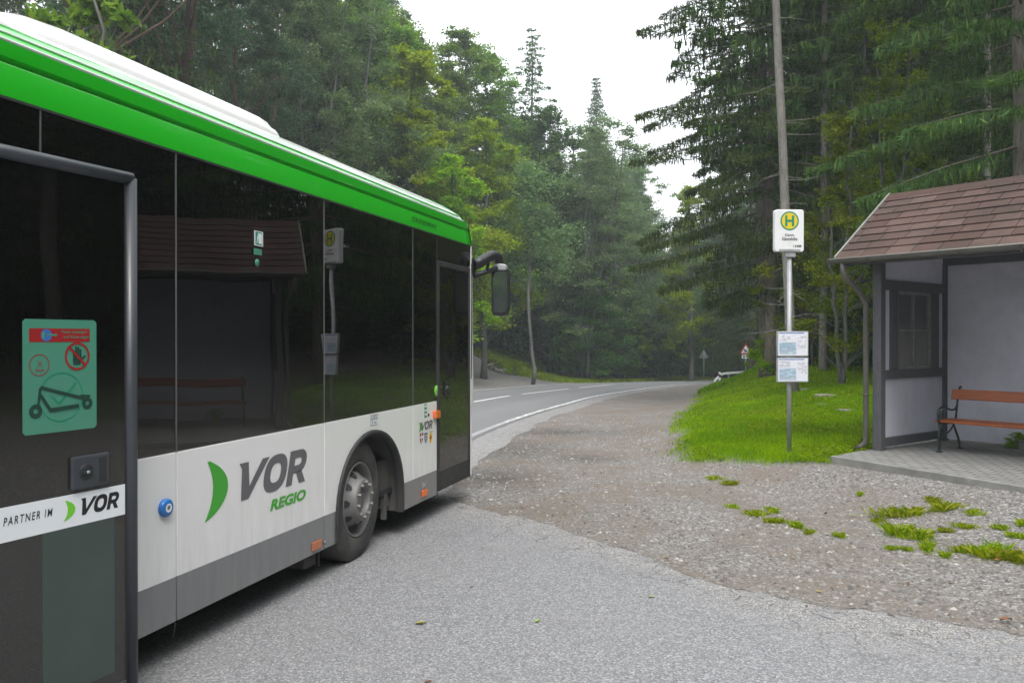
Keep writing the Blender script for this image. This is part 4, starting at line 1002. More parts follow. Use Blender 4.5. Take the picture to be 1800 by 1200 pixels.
# wheel (front, slightly steered)
def wheel(sx0, steer, yoff, label=None):
    w_ = empty('wheel', (sx0, yoff, .497), steer); w_.parent = bus
    t = MB().lathe([(.30, .27), (.33, .285), (.40, .285), (.462, .275), (.488, .25), (.494, .2), (.494, .08), (.488, .03), (.470, .008), (.40, -.012), (.335, -.008), (.302, .004), (.296, .03)], (0, 0, 0), 'y', 72)
    for q in (.12, .16, .2): t.lathe([(.4945, q - .006), (.486, q), (.4945, q + .006)], (0, 0, 0), 'y', 72)
    t.build('tyre', M['tyre'], w_)
    for a in (.36, .43): pass
    rm = MB(); rm.lathe([(.300, .004), (.296, -.004), (.288, .0), (.280, .045), (.268, .075), (.262, .13), (.255, .15), (.247, .13)], (0, 0, 0), 'y', 60)
    rm.lathe([(.252, .14), (.236, .06), (.205, .012), (.176, -.012), (.172, -.040), (.158, -.05), (.118, -.05), (.112, -.045), (.108, .0), (.0, .004)], (0, 0, 0), 'y', 60)
    ro = rm.build('rim', M['rim'], w_)
    for i in range(10):
        q = 2 * math.pi * i / 10 + .2; c = (math.cos(q) * .1385, 0, math.sin(q) * .1385)
        nb = MB(); nb.lathe([(0, -.074), (.011, -.074), (.013, -.07), (.015, -.062), (.015, -.05), (.02, -.049)], c, 'y', 6, sm=False); nb.build('wheel_nut', M['rim'], ro)
    for i in range(10):
        q = 2 * math.pi * i / 10; c = (math.cos(q) * .222, 0, math.sin(q) * .222); hb = MB(); seg = 14; vv = []
        for j in range(seg):
            p = 2 * math.pi * j / seg; a_, b_ = .026 * math.cos(p), .030 * math.sin(p)
            rr_ = .221 + a_; th = q + b_ / .221; vv.append((math.cos(th) * rr_, .0345 + (rr_ - .221) * 1.55 - .006, math.sin(th) * rr_))
        hb.add(vv, [list(range(seg))]); hb.build('hand_hole_shade', M['inside_dark'], ro)  # flat dark face on the rim stands in for the shaded opening
    hc = MB().lathe([(0, -.012), (.085, -.012), (.095, -.004), (.1, .002)], (0, 0, 0), 'y', 36); hc.build('hub_cap', M['rim'], w_)
    return w_
wheel(.02, R(4.5), .045); w2 = wheel(-6.2, 0, .06)
for s_ in (.02, -6.2):
    ws = wheel(s_, R(4.5) if s_ > 0 else 0, 2.25)
# interior
mb = MB(); mb.box(REAR + .1, 1.5, .1, 2.45, .42, .46)
for s_ in (REAR, ): mb.box(s_, s_ + .05, .03, 2.52, .3, 3.1)
mb.box(REAR, 2.5, .1, 2.45, 2.80, 2.82); mb.box(REAR, 2.55, 2.50, 2.53, .3, 1.25); mb.box(REAR, 2.55, 2.50, 2.54, 2.5, 2.82)
for s_ in SEAMS + [2.5]: mb.box(s_ - .07, s_ + .07, 2.49, 2.54, 1.25, 2.6)
mb.build('interior_lining', M['inside_dark'], bus)
MB().box(REAR, 2.6, 2.545, 2.55, ZG, ZT).build('offside_window', M['bus_glass'], bus)
MB().box(REAR, 2.6, 2.52, 2.549, ZB, ZG).build('offside_panel', M['side'], bus)
for s_ in (-8.2, -7.3, -6.4, -5.4, -1.9, -1.1, -.3, .6):
    for yy in (.35, .80, 1.75, 2.15):
        if s_ in (-5.4,) and yy < 1: continue
        mb = MB(); mb.box(s_, s_ + .42, yy - .2, yy + .2, .86, .96); mb.prism([(s_ - .02, .96), (s_ + .07, .96), (s_ - .03, 1.60), (s_ - .11, 1.60)], yy - .2, yy + .2); mb.box(s_ + .15, s_ + .25, yy - .05, yy + .05, .46, .86)
        mb.build('passenger_seat', M['seat_fabric'], bus, .02)
for s_, yy in ((-2.55, .35), (-4.1, .35), (-1.2, .95), (1.2, .5), (-2.9, 1.9)):
    MB().tube([(s_, yy, .46), (s_, yy, 2.78)], .017, 8).build('grab_pole', M['sign_yellow'], bus)
# --- lettering and markings on the side
def fit(name, body, pxa, pxb, top, bot, mat, y=-.0025, shear=.22, off=.03, spacing=1.0):
    xa, xb_ = sx_(pxa), sx_(pxb); zt = bs(pxa, top)[1]; zb = bs(pxa, bot)[1]
    return text(name, body, xa, xb_, zb, zt, y, M[mat], bus, shear, off, spacing=spacing)
def vor(x0, x1, z0, z1, y, mat, parent, name='lettering'):
    """the three bold slanted letters V O R"""
    mb = MB(); W_, H_ = x1 - x0, z1 - z0; tot = 3.45; sh = .26
    def P(a, b): return (x0 + (a + sh * b) / tot * W_, y, z0 + b * H_)
    def poly(pts): mb.add([P(*p) for p in pts], [list(range(len(pts)))])
    poly([(-.12, 1), (.26, 1), (.46, .34), (.86, 1), (1.17, 1), (.50, 0), (.2, 0), (.02, .86), (-.2, 1.0)][:8])
    def ring(cx, cz, ra, rb, ia, ib, n=28, e=.82):
        o_ = []; i_ = []
        for j in range(n):
            q = 2 * math.pi * j / n; c_, s_ = math.cos(q), math.sin(q)
            f_ = lambda v, p=e: math.copysign(abs(v) ** p, v)
            o_.append(P(cx + ra * f_(c_), cz + rb * f_(s_))); i_.append(P(cx + ia * f_(c_), cz + ib * f_(s_)))
        mb.add(o_ + i_, [(j, (j + 1) % n, n + (j + 1) % n, n + j) for j in range(n)])
    ring(1.58, .5, .53, .52, .24, .27)
    # R
    poly([(2.18, 0), (2.47, 0), (2.47, 1), (2.18, 1)])
    o_ = [(2.47, 1)]; i_ = [(2.47, .76)]
    for j in range(11):
        q = math.pi / 2 - math.pi * j / 10; o_.append((2.72 + .36 * math.cos(q), .66 + .34 * math.sin(q))); i_.append((2.68 + .13 * math.cos(q), .66 + .11 * math.sin(q)))
    o_.append((2.47, .32)); i_.append((2.47, .55)); n = len(o_)
    mb.add([P(*p) for p in o_ + i_], [(j, j + 1, n + j + 1, n + j) for j in range(n - 1)])
    poly([(2.60, .36), (2.86, .40), (3.16, 0), (2.84, 0)])
    return mb.build(name, M[mat], parent)
def boomerang(x0, x1, z0, z1, y, mat, parent, lean=.0):
    mb = MB(); n = 20; L = []; Rr = []
    for i in range(n + 1):
        t = i / n; z = z0 + (z1 - z0) * t; q = 4 * t * (1 - t); sk_ = (t - .5) * lean
        L.append((x0 + (x1 - x0) * (.30 * q ** 1.0 + .03 + sk_), y, z)); Rr.append((x0 + (x1 - x0) * (.97 * q ** .72 + .03 + sk_ + (.1 if 0 else 0)), y, z))
    Rr[0] = (L[0][0] + (x1 - x0) * .06, y, z0 - .0); Rr[-1] = (L[-1][0] + (x1 - x0) * .12, y, z1)
    mb.add(L + Rr, [(i, i + 1, n + 2 + i, n + 1 + i) for i in range(n)]); return mb.build('emblem', M[mat], parent)
vor(sx_(414), sx_(545), bs(421, 881)[1], bs(413, 817)[1], -.0025, 'decal_grey', bus)
boomerang(sx_(360), sx_(400), bs(362, 917)[1], bs(362, 812)[1], -.0025, 'decal_green', bus, .12)
fit('lettering', 'REGIO', 474, 537, 879, 899, 'decal_green', off=.045)
vor(sx_(739), sx_(761), bs(741, 757)[1], bs(741, 742)[1], -.0025, 'decal_grey', bus)
boomerang(sx_(738) - .03, sx_(742) - .01, bs(739, 759)[1], bs(739, 741)[1], -.0025, 'decal_green', bus, .1)
mb = MB(); x0 = sx_(736); strip_text(mb, x0 + .02, sx_(760), bs(745, 764)[1], bs(745, 760)[1], -.0025, 1, 3); mb.build('small_print', M['decal_grey'], bus)
# tyre-pressure plate
xa, xb_ = sx_(651), sx_(664); zt, zb = bs(652, 729)[1], bs(652, 748)[1]
pl = MB().prism([(xa, zb), (xb_, zb), (xb_, zt), (xa, zt)], -.0025, .0).build('pressure_sticker', M['print_grey'], bus)
MB().add([(xa + .004, -.003, zb + .004), (xb_ - .004, -.003, zb + .004), (xb_ - .004, -.003, zb + (zt - zb) * .5), (xa + .004, -.003, zb + (zt - zb) * .5)], [(0, 1, 2, 3)]).build('sticker_field', M['decal_white'], pl)
text('lettering', '900 kPa', xa, xb_, zb + (zt - zb) * .58, zt - .004, -.0032, M['decal_white'], pl, 0, .01); text('lettering', '9 bar', xa + .02, xb_ - .02, zb + .012, zb + (zt - zb) * .42, -.0034, M['decal_grey'], pl, 0, .01)
# wifi disc
cx, cz = bs(767, 687)
wd = MB().lathe([(0, -.0035), (.056, -.0035), (.056, 0)], (cx, 0, cz), 'y', 32).build('wifi_sticker', M['lime'], bus)
mb = MB()
for rr_ in (.014, .026, .038):
    a0 = [math.pi * (.28 + .44 * i / 8) for i in range(9)]; v = [(cx + math.cos(q) * rr_, -.0045, cz - .002 + math.sin(q) * rr_) for q in a0] + [(cx + math.cos(q) * (rr_ - .005), -.0045, cz - .002 + math.sin(q) * (rr_ - .005)) for q in a0]
    mb.add(v, [(i, i + 1, 10 + i, 9 + i) for i in range(8)])
mb.add([(cx - .005, -.0045, cz - .004), (cx + .005, -.0045, cz - .004), (cx + .005, -.0045, cz + .004), (cx - .005, -.0045, cz + .004)], [(0, 1, 2, 3)]); mb.build('wifi_symbol', M['decal_white'], wd)
text('lettering', 'WLAN', cx - .022, cx + .022, cz - .032, cz - .016, -.0045, M['decal_white'], wd, 0, .02)
# exit-button stickers, emergency hammer pictogram
def sticker(px0, px1, py0, py1, mat, name='sticker', y=-.0025, parent=None):
    xa, xb_ = sx_(px0), sx_(px1); zt = bs(px0, py0)[1]; zb = bs(px0, py1)[1]
    o = MB().prism([(xa, zb), (xb_, zb), (xb_, zt), (xa, zt)], y, .0).build(name, M[mat], parent or bus); return o, xa, xb_, zb, zt
o, xa, xb_, zb, zt = sticker(447, 462, 405, 431, 'decal_white', 'exit_sticker')
wi, hi = xb_ - xa, zt - zb
i_ = MB().add([(xa + wi * .1, -.003, zb + hi * .06), (xb_ - wi * .1, -.003, zb + hi * .06), (xb_ - wi * .1, -.003, zt - hi * .06), (xa + wi * .1, -.003, zt - hi * .06)], [(0, 1, 2, 3)]).build('sticker_field', M['sign_green'], o)
mb = MB(); q = lambda a, b: (xa + wi * a, -.0035, zb + hi * b)
mb.add([q(.45, .15), q(.85, .15), q(.85, .85), q(.45, .85)], [(0, 1, 2, 3)])
mb.add([q(.42, .72), q(.5, .82), q(.42, .88), q(.34, .8)], [(0, 1, 2, 3)]); mb.add([q(.30, .66), q(.46, .7), q(.42, .42), q(.28, .46)], [(0, 1, 2, 3)])
mb.add([q(.2, .15), q(.28, .15), q(.40, .44), q(.30, .46)], [(0, 1, 2, 3)]); mb.build('running_figure', M['decal_white'], i_)
o, *_ = sticker(446, 460, 436, 447, 'sticker_green', 'sticker')
cx, cz = bs(452, 462); MB().lathe([(0, -.003), (.024, -.003), (.024, 0)], (cx, 0, cz), 'y', 20).build('sticker', M['sticker_green'], bus)
# door-side small marks: green strip, black button, amber indicator, three crests, side markers
o, xa, xb_, zb, zt = sticker(746, 750, 710, 734, 'sign_green', 'green_sticker')
for j in range(3):
    z_ = zt - (zt - zb) * (.18 + .3 * j); MB().add([(xa + .004, -.003, z_ - .008), (xb_ - .004, -.003, z_ - .008), (xb_ - .004, -.003, z_ + .01), (xa + .004, -.003, z_ + .01)], [(0, 1, 2, 3)]).build('sticker_field', M['decal_white'], o)
cx, cz = bs(753, 729); MB().lathe([(0, -.006), (.014, -.006), (.016, 0)], (cx, 0, cz), 'y', 20).build('door_button', M['decal_black'], bus)
cx, cz = bs(764, 728); il = MB().box(cx - .05, cx + .055, -.04, 0, cz - .04, cz + .04).build('turn_indicator', M['orange_lens'], bus, .014)
mb = MB(); [mb.box(cx - .045 + .03 * j, cx - .035 + .03 * j, -.042, -.0, cz - .036, cz + .036) for j in range(4)]; mb.build('lens_rib', M['dim_orange'], il)
def shield(cx, cz, w_, h_, kind):
    P_ = lambda a, b: (cx + a * w_, 0, cz + b * h_)
    prof = [(-.5, .5), (.5, .5), (.5, 0), (.38, -.28), (0, -.5), (-.38, -.28), (-.5, 0)]
    mb = MB().prism([(cx + a * w_, cz + b * h_) for a, b in prof], -.0025, 0); base_ = {'red': 'decal_red', 'blue': 'decal_blue', 'gold': 'sign_yellow'}[kind]
    o = mb.build('crest', M[base_], bus); m2 = MB(); y = -.0035
    def r_(a0, a1, b0, b1): m2.add([(cx + a0 * w_, y, cz + b0 * h_), (cx + a1 * w_, y, cz + b0 * h_), (cx + a1 * w_, y, cz + b1 * h_), (cx + a0 * w_, y, cz + b1 * h_)], [(0, 1, 2, 3)])
    if kind == 'red': r_(-.09, .09, -.40, .5); y = -.0037; r_(-.5, -.09, .02, .2); r_(.09, .5, .02, .2); m = 'decal_white'
    elif kind == 'blue':
        for a, b in ((-.25, .25), (.2, .25), (-.25, 0), (.2, 0), (-.02, -.25)): r_(a - .13, a + .13, b - .07, b + .08)
        m = 'sign_yellow'
    else:
        r_(-.12, .12, -.2, .3); y = -.0037; r_(-.38, -.14, -.02, .18); r_(.14, .38, -.02, .18); r_(-.07, .07, .31, .42); m = 'decal_red'
    m2.build('crest_field', M[m], o)
for px, kd in ((740.5, 'red'), (748.5, 'blue'), (756.5, 'gold')):
    cx, cz = bs(px, 770); shield(cx, cz, .072, .10, kd)
for px, py, mt in ((745, 866, 'orange_lens'), (555, 958, 'dim_orange')):
    cx, cz = bs(px, py); MB().box(cx - .065, cx + .065, -.016, 0, cz - .032, cz + .032).build('side_marker_lamp', M[mt], bus, .008)
cx, cz = bs(745, 852); mb = MB(); strip_text(mb, cx - .04, cx + .04, cz - .02, cz + .03, -.0025, 4, 5, .9); mb.build('small_print', M['decal_white'], bus)
cx, cz = bs(569, 951); mb = MB(); mb.box(cx - .02, cx + .015, -.012, 0, cz - .012, cz + .012); mb.box(cx - .012, cx + .012, -.012, 0, cz - .04, cz - .02); mb.build('panel_latch', M['chrome'], bus, .003)
# blue door buffer
cx, cz = bs(288, 892)
bb = MB().lathe([(.020, -.030), (.036, -.030), (.047, -.022), (.05, -.010), (.047, 0)], (cx, 0, cz), 'y', 36).build('door_buffer', M['blue_plastic'], bus)
MB().lathe([(.024, -.031), (.016, -.033), (.012, -.030)], (cx, 0, cz), 'y', 24).build('buffer_ring', M['decal_white'], bb)
MB().lathe([(.0, -.026), (.013, -.026)], (cx, 0, cz), 'y', 24).build('buffer_centre', M['galv'], bb)
fit('lettering', 'CROSSWAY', 724, 768, 380, 389, 'decal_black', shear=.2, off=.02, spacing=1.35)
for o in list(bus.children):
    if o.name.startswith('lettering') and abs(o.data.vertices[0].co.y + .0025) < 1e-5 and o.data.vertices[0].co.z > 2.7:
        xa = sx_(724); zA, zB = bs(724, 388)[1], bs(724, 379)[1]
# roof-level antenna fin / hanging string
cx, cz = bs(297, 1085); MB().tube([(S2, .01, ZB), (S2 - .004, .012, ZB - .05), (S2 - .02, .012, ZB - .09)], .0035, 5).build('hanging_strap', M['rubber'], bus)
# mirror on a cranked arm
m_ = empty('wing_mirror', (0, 0, 0)); m_.parent = bus
ar = MB(); ar.box(2.64, 2.76, -.01, .10, 2.52, 2.68)
ar.tube([(2.68, .0, 2.62), (2.76, -.06, 2.65), (2.84, -.12, 2.71), (2.90, -.16, 2.735), (2.97, -.20, 2.72), (3.0, -.22, 2.62)], [.07, .062, .06, .062, .06, .045], 14)
ar.tube([(2.70, -.01, 2.50), (2.82, -.09, 2.54), (2.95, -.19, 2.60)], [.035, .03, .03], 10); ar.tube([(2.83, -.11, 2.54), (2.86, -.13, 2.70)], .02, 8)
ar.build('mirror_arm', M['black_plastic'], m_)
hd = empty('mirror_head', (3.0, -.225, 2.335), R(9)); hd.parent = m_
prof = [(-.085, -.27), (-.10, -.22), (-.10, .20), (-.07, .27), (.05, .285), (.10, .24), (.105, -.2), (.08, -.27), (.0, -.285)]
prof = [(-a, b) for a, b in prof]
mb = MB(); n = len(prof); v = [(-.055, a, b) for a, b in prof] + [(.02, a * 1.02, b * 1.02) for a, b in prof] + [(.10, a * .7, b * .8) for a, b in prof]
mb.add(v, [(i, (i + 1) % n, n + (i + 1) % n, n + i) for i in range(n)] + [(n + i, n + (i + 1) % n, 2 * n + (i + 1) % n, 2 * n + i) for i in range(n)] + [list(range(2 * n, 3 * n))], 0, False)
mb.add([(-.045, a, b) for a, b in prof], [list(range(n))]); mb.build('mirror_shell', M['black_plastic'], hd, .01)
MB().prism([(a * .80, b * .84 - .01) for a, b in prof], -.052, -.047, axes='yz').build('mirror_glass', M['mirror'], hd)
MB().prism([(-.075, .235), (.06, .235), (.085, .285), (.02, .32), (-.07, .30)], -.06, .06, axes='yz').build('mirror_cap', M['galv'], hd, .015)

# open door leaf, standing out from the side
E = Vector((-1.79, 3.92, 0)); ang = R(90 - 23.5)
loc = Vector((E.x - BW.x, E.y - BW.y, 0)); rzb = math.atan2(BD.y, BD.x)
loc.rotate(Matrix.Rotation(-rzb, 3, 'Z'))
leaf = empty('open_door', loc, ang - rzb); leaf.parent = bus      # local x = forward along the leaf, 0 = right edge
LW = .86; LT = 2.58; LB = .10
mb = MB()
def rr(path): mb.tube(path, .032, 14)
rx = -.028
mb.tube([(rx, 0, LB), (rx, 0, LT - .03)], .030, 14); mb.tube([(-LW, 0, LT - .03), (rx + .002, 0, LT - .03)], .030, 14); mb.tube([(-LW, 0, LB), (-LW, 0, LT - .03)], .030, 14)
mb.lathe([(0, .0)], (0, 0, 0)) if 0 else None
mb.build('rubber_frame', M['door_frame'], leaf)
MB().prism([(-.066, LB), (-.056, LB), (-.056, LT - .06), (-.066, LT - .06)], -.006, .02).build('inner_seal', M['rubber'], leaf)
MB().box(-LW, -.066, -.004, .004, LB, LT - .055).build('door_glass', M['bus_glass'], leaf)
MB().box(-LW, -.066, .03, .05, 1.10, 1.32).build('door_crossbar', M['inside_dark'], leaf)
MB().box(-LW, -.06, -.012, .02, LB, LB + .10).build('door_sill', M['door_frame'], leaf, .004)
lr = (math.cos(ang), math.sin(ang))
def lx_(px):
    r = (px - 900) / F; return (r * E.y - E.x) / (lr[0] - r * lr[1])
def ls(px, py):
    s_ = lx_(px); Y = E.y + lr[1] * s_; return s_, CH - (py - HZ) * Y / F
yo = -.0055
# white banner
xr = lx_(219); zt = ls(219, 850)[1]; zb = ls(219, 903)[1]
ban = MB().prism([(-LW + .02, zb), (xr, zb), (xr, zt), (-LW + .02, zt)], yo, -.004).build('banner_strip', M['decal_white'], leaf)
vor(lx_(137), lx_(211), ls(150, 905)[1] + .004, ls(140, 876)[1], yo - .001, 'decal_black', ban)
boomerang(lx_(110), lx_(130), ls(112, 916)[1], ls(112, 880)[1], yo - .001, 'lime', ban, .12)
text('lettering', 'PARTNER IM', lx_(3), lx_(90), ls(3, 925)[1], ls(3, 912)[1] + .004, yo - .001, M['decal_black'], ban, .2, .012, spacing=1.35)
# green notice on the outer face, glass tint mixed into its colours
xa, xb_ = lx_(38), lx_(168); zt = ls(38, 560)[1]; zb = ls(38, 766)[1]; wi, hi = xb_ - xa, zt - zb; rd = .012
nt_ = MB().prism([(xa + rd, zb), (xb_ - rd, zb), (xb_, zb + rd), (xb_, zt - rd), (xb_ - rd, zt), (xa + rd, zt), (xa, zt - rd), (xa, zb + rd)], yo, -.004).build('notice', M['sticker_green'], leaf)
Q = lambda a, b, y=yo - .001: (xa + wi * a, y, zb + hi * b)
mb = MB().add([Q(.08, .80), Q(.90, .80), Q(.90, .92), Q(.08, .92)], [(0, 1, 2, 3)]).build('notice_header', M['decal_red'], nt_)
cI = Q(.30, .86); MB().lathe([(0, 0), (.026, 0)], (cI[0], yo - .0016, cI[2]), 'y', 24).build('notice_symbol', M['decal_blue'], nt_)
mb = MB(); mb.add([Q(.30, .855, yo - .002), Q(.42, .855, yo - .002), Q(.42, .87, yo - .002), Q(.30, .87, yo - .002)], [(0, 1, 2, 3)]); mb.add([Q(.41, .845, yo - .002), Q(.45, .862, yo - .002), Q(.41, .88, yo - .002)], [(0, 1, 2)])
mb.add([Q(.24, .83, yo - .002), Q(.28, .83, yo - .002), Q(.28, .89, yo - .002), Q(.24, .89, yo - .002)], [(0, 1, 2, 3)]); mb.build('notice_arrow', M['sticker_green'], nt_)
text('lettering', 'Vorne einsteigen', Q(.50, 0)[0], Q(.85, 0)[0], Q(0, .87)[2], Q(0, .905)[2], yo - .0018, M['sticker_green'], nt_, .1, .01)
text('lettering', 'und Karte zeigen', Q(.53, 0)[0], Q(.89, 0)[0], Q(0, .825)[2], Q(0, .86)[2], yo - .0018, M['sticker_green'], nt_, .1, .01)
def ringm(mb, c, r0, r1, y, n=40):
    v = [(c[0] + math.cos(2 * math.pi * i / n) * r, y, c[2] + math.sin(2 * math.pi * i / n) * r) for r in (r0, r1) for i in range(n)]
    mb.add(v, [(i, (i + 1) % n, n + (i + 1) % n, n + i) for i in range(n)])
def bar(mb, p, q_, w_, y):
    d_ = Vector((q_[0] - p[0], q_[2] - p[2])); d_.normalize(); nx_, nz_ = -d_.y * w_ / 2, d_.x * w_ / 2
    mb.add([(p[0] - nx_, y, p[2] - nz_), (q_[0] - nx_, y, q_[2] - nz_), (q_[0] + nx_, y, q_[2] + nz_), (p[0] + nx_, y, p[2] + nz_)], [(0, 1, 2, 3)])
cH = Q(.72, .67); rH = wi * .175; y1 = yo - .0012; y2 = yo - .0018; y3 = yo - .0024
# raised hand in black
mb = MB(); hw = wi * .055
mb.add([(cH[0] - hw, y1, cH[2] - rH * .62), (cH[0] + hw * .8, y1, cH[2] - rH * .62), (cH[0] + hw * 1.1, y1, cH[2] - rH * .1), (cH[0] + hw, y1, cH[2] + rH * .1), (cH[0] - hw, y1, cH[2] + rH * .1), (cH[0] - hw * 1.15, y1, cH[2] - rH * .3)], [list(range(6))])
for j, (a, b) in enumerate(((-.82, .45), (-.28, .68), (.27, .66), (.8, .5))): bar(mb, (cH[0] + hw * a, 0, cH[2]), (cH[0] + hw * a * 1.05, 0, cH[2] + rH * b), hw * .46, y1)
bar(mb, (cH[0] + hw * .6, 0, cH[2] - rH * .35), (cH[0] + hw * 2.1, 0, cH[2] + rH * .02), hw * .5, y1); mb.build('hand_symbol', M['sticker_dark'], nt_)
mb = MB(); ringm(mb, cH, rH, rH * .84, y2); bar(mb, (cH[0] - rH * .64, 0, cH[2] + rH * .64), (cH[0] + rH * .64, 0, cH[2] - rH * .64), rH * .18, y3); mb.build('prohibition_ring', M['decal_red'], nt_)
cS = Q(.21, .60); mb = MB(); ringm(mb, cS, wi * .13, wi * .12, y1); bar(mb, (cS[0] - .01, 0, cS[2] + .02), (cS[0] + .018, 0, cS[2] - .014), .002, y1); bar(mb, (cS[0] - .016, 0, cS[2] - .018), (cS[0] + .012, 0, cS[2] + .02), .002, y2)
bar(mb, (cS[0] - .02, 0, cS[2] - .022), (cS[0] + .02, 0, cS[2] - .022), .004, y3); mb.build('small_scooter_symbol', M['decal_red'], nt_)
cB = Q(.50, .31); mb = MB(); ringm(mb, cB, wi * .30, wi * .288, y1); bar(mb, Q(.36, .33), Q(.47, .25), .006, y1); bar(mb, Q(.465, .25), Q(.70, .43), .006, y2); mb.build('tick_ring', M['sign_green'], nt_)
mb = MB()
for a, b, rr_ in ((.16, .20, .085), (.86, .235, .075)): c_ = Q(a, b); ringm(mb, c_, wi * rr_, wi * rr_ * .35, y2, 28)
bar(mb, Q(.19, .24), Q(.22, .40), .012, y3); bar(mb, Q(.22, .405), Q(.82, .28), .014, y3 - .0003); bar(mb, Q(.22, .34), Q(.34, .21), .014, y3 - .0006); bar(mb, Q(.33, .20), Q(.74, .22), .016, y3 - .0009); bar(mb, Q(.76, .31), Q(.90, .30), .01, y3); mb.build('scooter_symbol', M['sticker_dark'], nt_)
# recessed handle
xa, xb_ = lx_(120), lx_(187); zt = ls(122, 803)[1]; zb = ls(122, 862)[1]; zt += .0
hp_ = MB().box(xa, xb_, -.022, -.004, zb, zt).build('door_handle', M['door_frame'], leaf, .01)
wi = xb_ - xa; hi = zt - zb; cx, cz = xa + wi * .36, zb + hi * .5
MB().lathe([(0, -.026), (.032, -.026), (.036, -.0215)], (cx, 0, cz), 'y', 30).build('handle_dial', M['black_plastic'], hp_)
mb = MB(); mb.box(cx - .030, cx + .030, -.036, -.026, cz - .007, cz + .007); mb.build('dial_grip', M['iron'], hp_, .004)
MB().lathe([(0, -.038), (.007, -.038), (.008, -.036)], (cx, 0, cz), 'y', 16).build('key_slot', M['galv'], hp_)
MB().box(xa + wi * .70, xa + wi * .90, -.0235, -.0215, zb + hi * .12, zb + hi * .88).build('grip_recess_shade', M['inside_dark'], hp_, .002)  # raised dark plate, shade of the finger hollow put into its colour
# grey-green sheet before the lower glass, coloured like a panel dimmed behind it
MB().box(lx_(72), lx_(199), -.0052, -.004, LB + .16, ls(199, 906)[1]).build('lower_panel', simple('lower_panel', (.030, .052, .043), .18, 0, .1, 3, coat=.6), leaf)

# ------------------------------------------------------------------ bus stop sign
SX, SY = atd(1389, 11.15), 11.15; SZ = tz1(SX, SY)
st = empty('bus_stop_sign', (SX, SY, SZ), R(4), 'bus stop pole with round yellow H plate on top and two timetable cases', 'sign')
pm = F / SY
def zs(py): return CH - (py - HZ) / pm - SZ
MB().tube([(0, .03, -.2), (0, .03, zs(446))], .030, 16).build('pole', M['galv'], st)
pw, pt, pb = 26 / pm, zs(369), zs(443)
def rrect(x0, x1, z0, z1, r_, n=5):
    out = []
    for cx_, cz_, a0 in ((x1 - r_, z1 - r_, 0), (x0 + r_, z1 - r_, 90), (x0 + r_, z0 + r_, 180), (x1 - r_, z0 + r_, 270)):
        for i in range(n + 1): q = R(a0 + 90 * i / n); out.append((cx_ + r_ * math.cos(q), cz_ + r_ * math.sin(q)))
    return out
pc = -3 / pm
pl = MB().prism(rrect(pc - pw, pc + pw, pb, pt, .035), -.03, .055).build('sign_plate', M['plate_white'], st, .008)
MB().prism(rrect(pc - pw * .75, pc + pw * .75, pb + .005, pb + .035, .01), -.036, -.03).build('plate_rail', M['galv'], pl)
MB().box(pc - .05, pc + .09, -.02, .05, zs(452), pb).build('plate_bracket', M['galv'], st, .004)
cz = zs(389); cc_ = (pc, 0, cz)
def disc(mb, c, r_, y, n=40): mb.add([(c[0] + math.cos(2 * math.pi * i / n) * r_, y, c[2] + math.sin(2 * math.pi * i / n) * r_) for i in range(n)], [list(range(n))])
mb = MB(); disc(mb, cc_, 16.6 / pm, -.032); rg = mb.build('symbol_ring', M['sign_green'], pl)
mb = MB(); disc(mb, cc_, 14.2 / pm, -.0332); dy_ = mb.build('symbol_disc', M['sign_yellow'], pl)
mb = MB(); hh = 9.5 / pm; ww = 8 / pm; t_ = 3.8 / pm
for a0, a1, b0, b1 in ((-ww, -ww + t_, -hh, hh), (ww - t_, ww, -hh, hh), (-ww + t_, ww - t_, -t_ / 2, t_ / 2)): mb.add([(pc + a0, -.0344, cz + b0), (pc + a1, -.0344, cz + b0), (pc + a1, -.0344, cz + b1), (pc + a0, -.0344, cz + b1)], [(0, 1, 2, 3)])
mb.build('letter_h', M['sign_green'], pl)
text('lettering', 'Klamm,', pc - 8 / pm, pc + 9 / pm, zs(417), zs(411), -.032, M['decal_black'], pl, 0, .012); text('lettering', 'Klammhöhe', pc - 13 / pm, pc + 14 / pm, zs(423.5), zs(417.5), -.032, M['decal_black'], pl, 0, .012)
vor(pc + 9 / pm, pc + 22 / pm, zs(435.5), zs(431), -.032, 'decal_black', pl); boomerang(pc + 6 / pm, pc + 8 / pm, zs(435.5), zs(430.5), -.032, 'decal_green', pl)
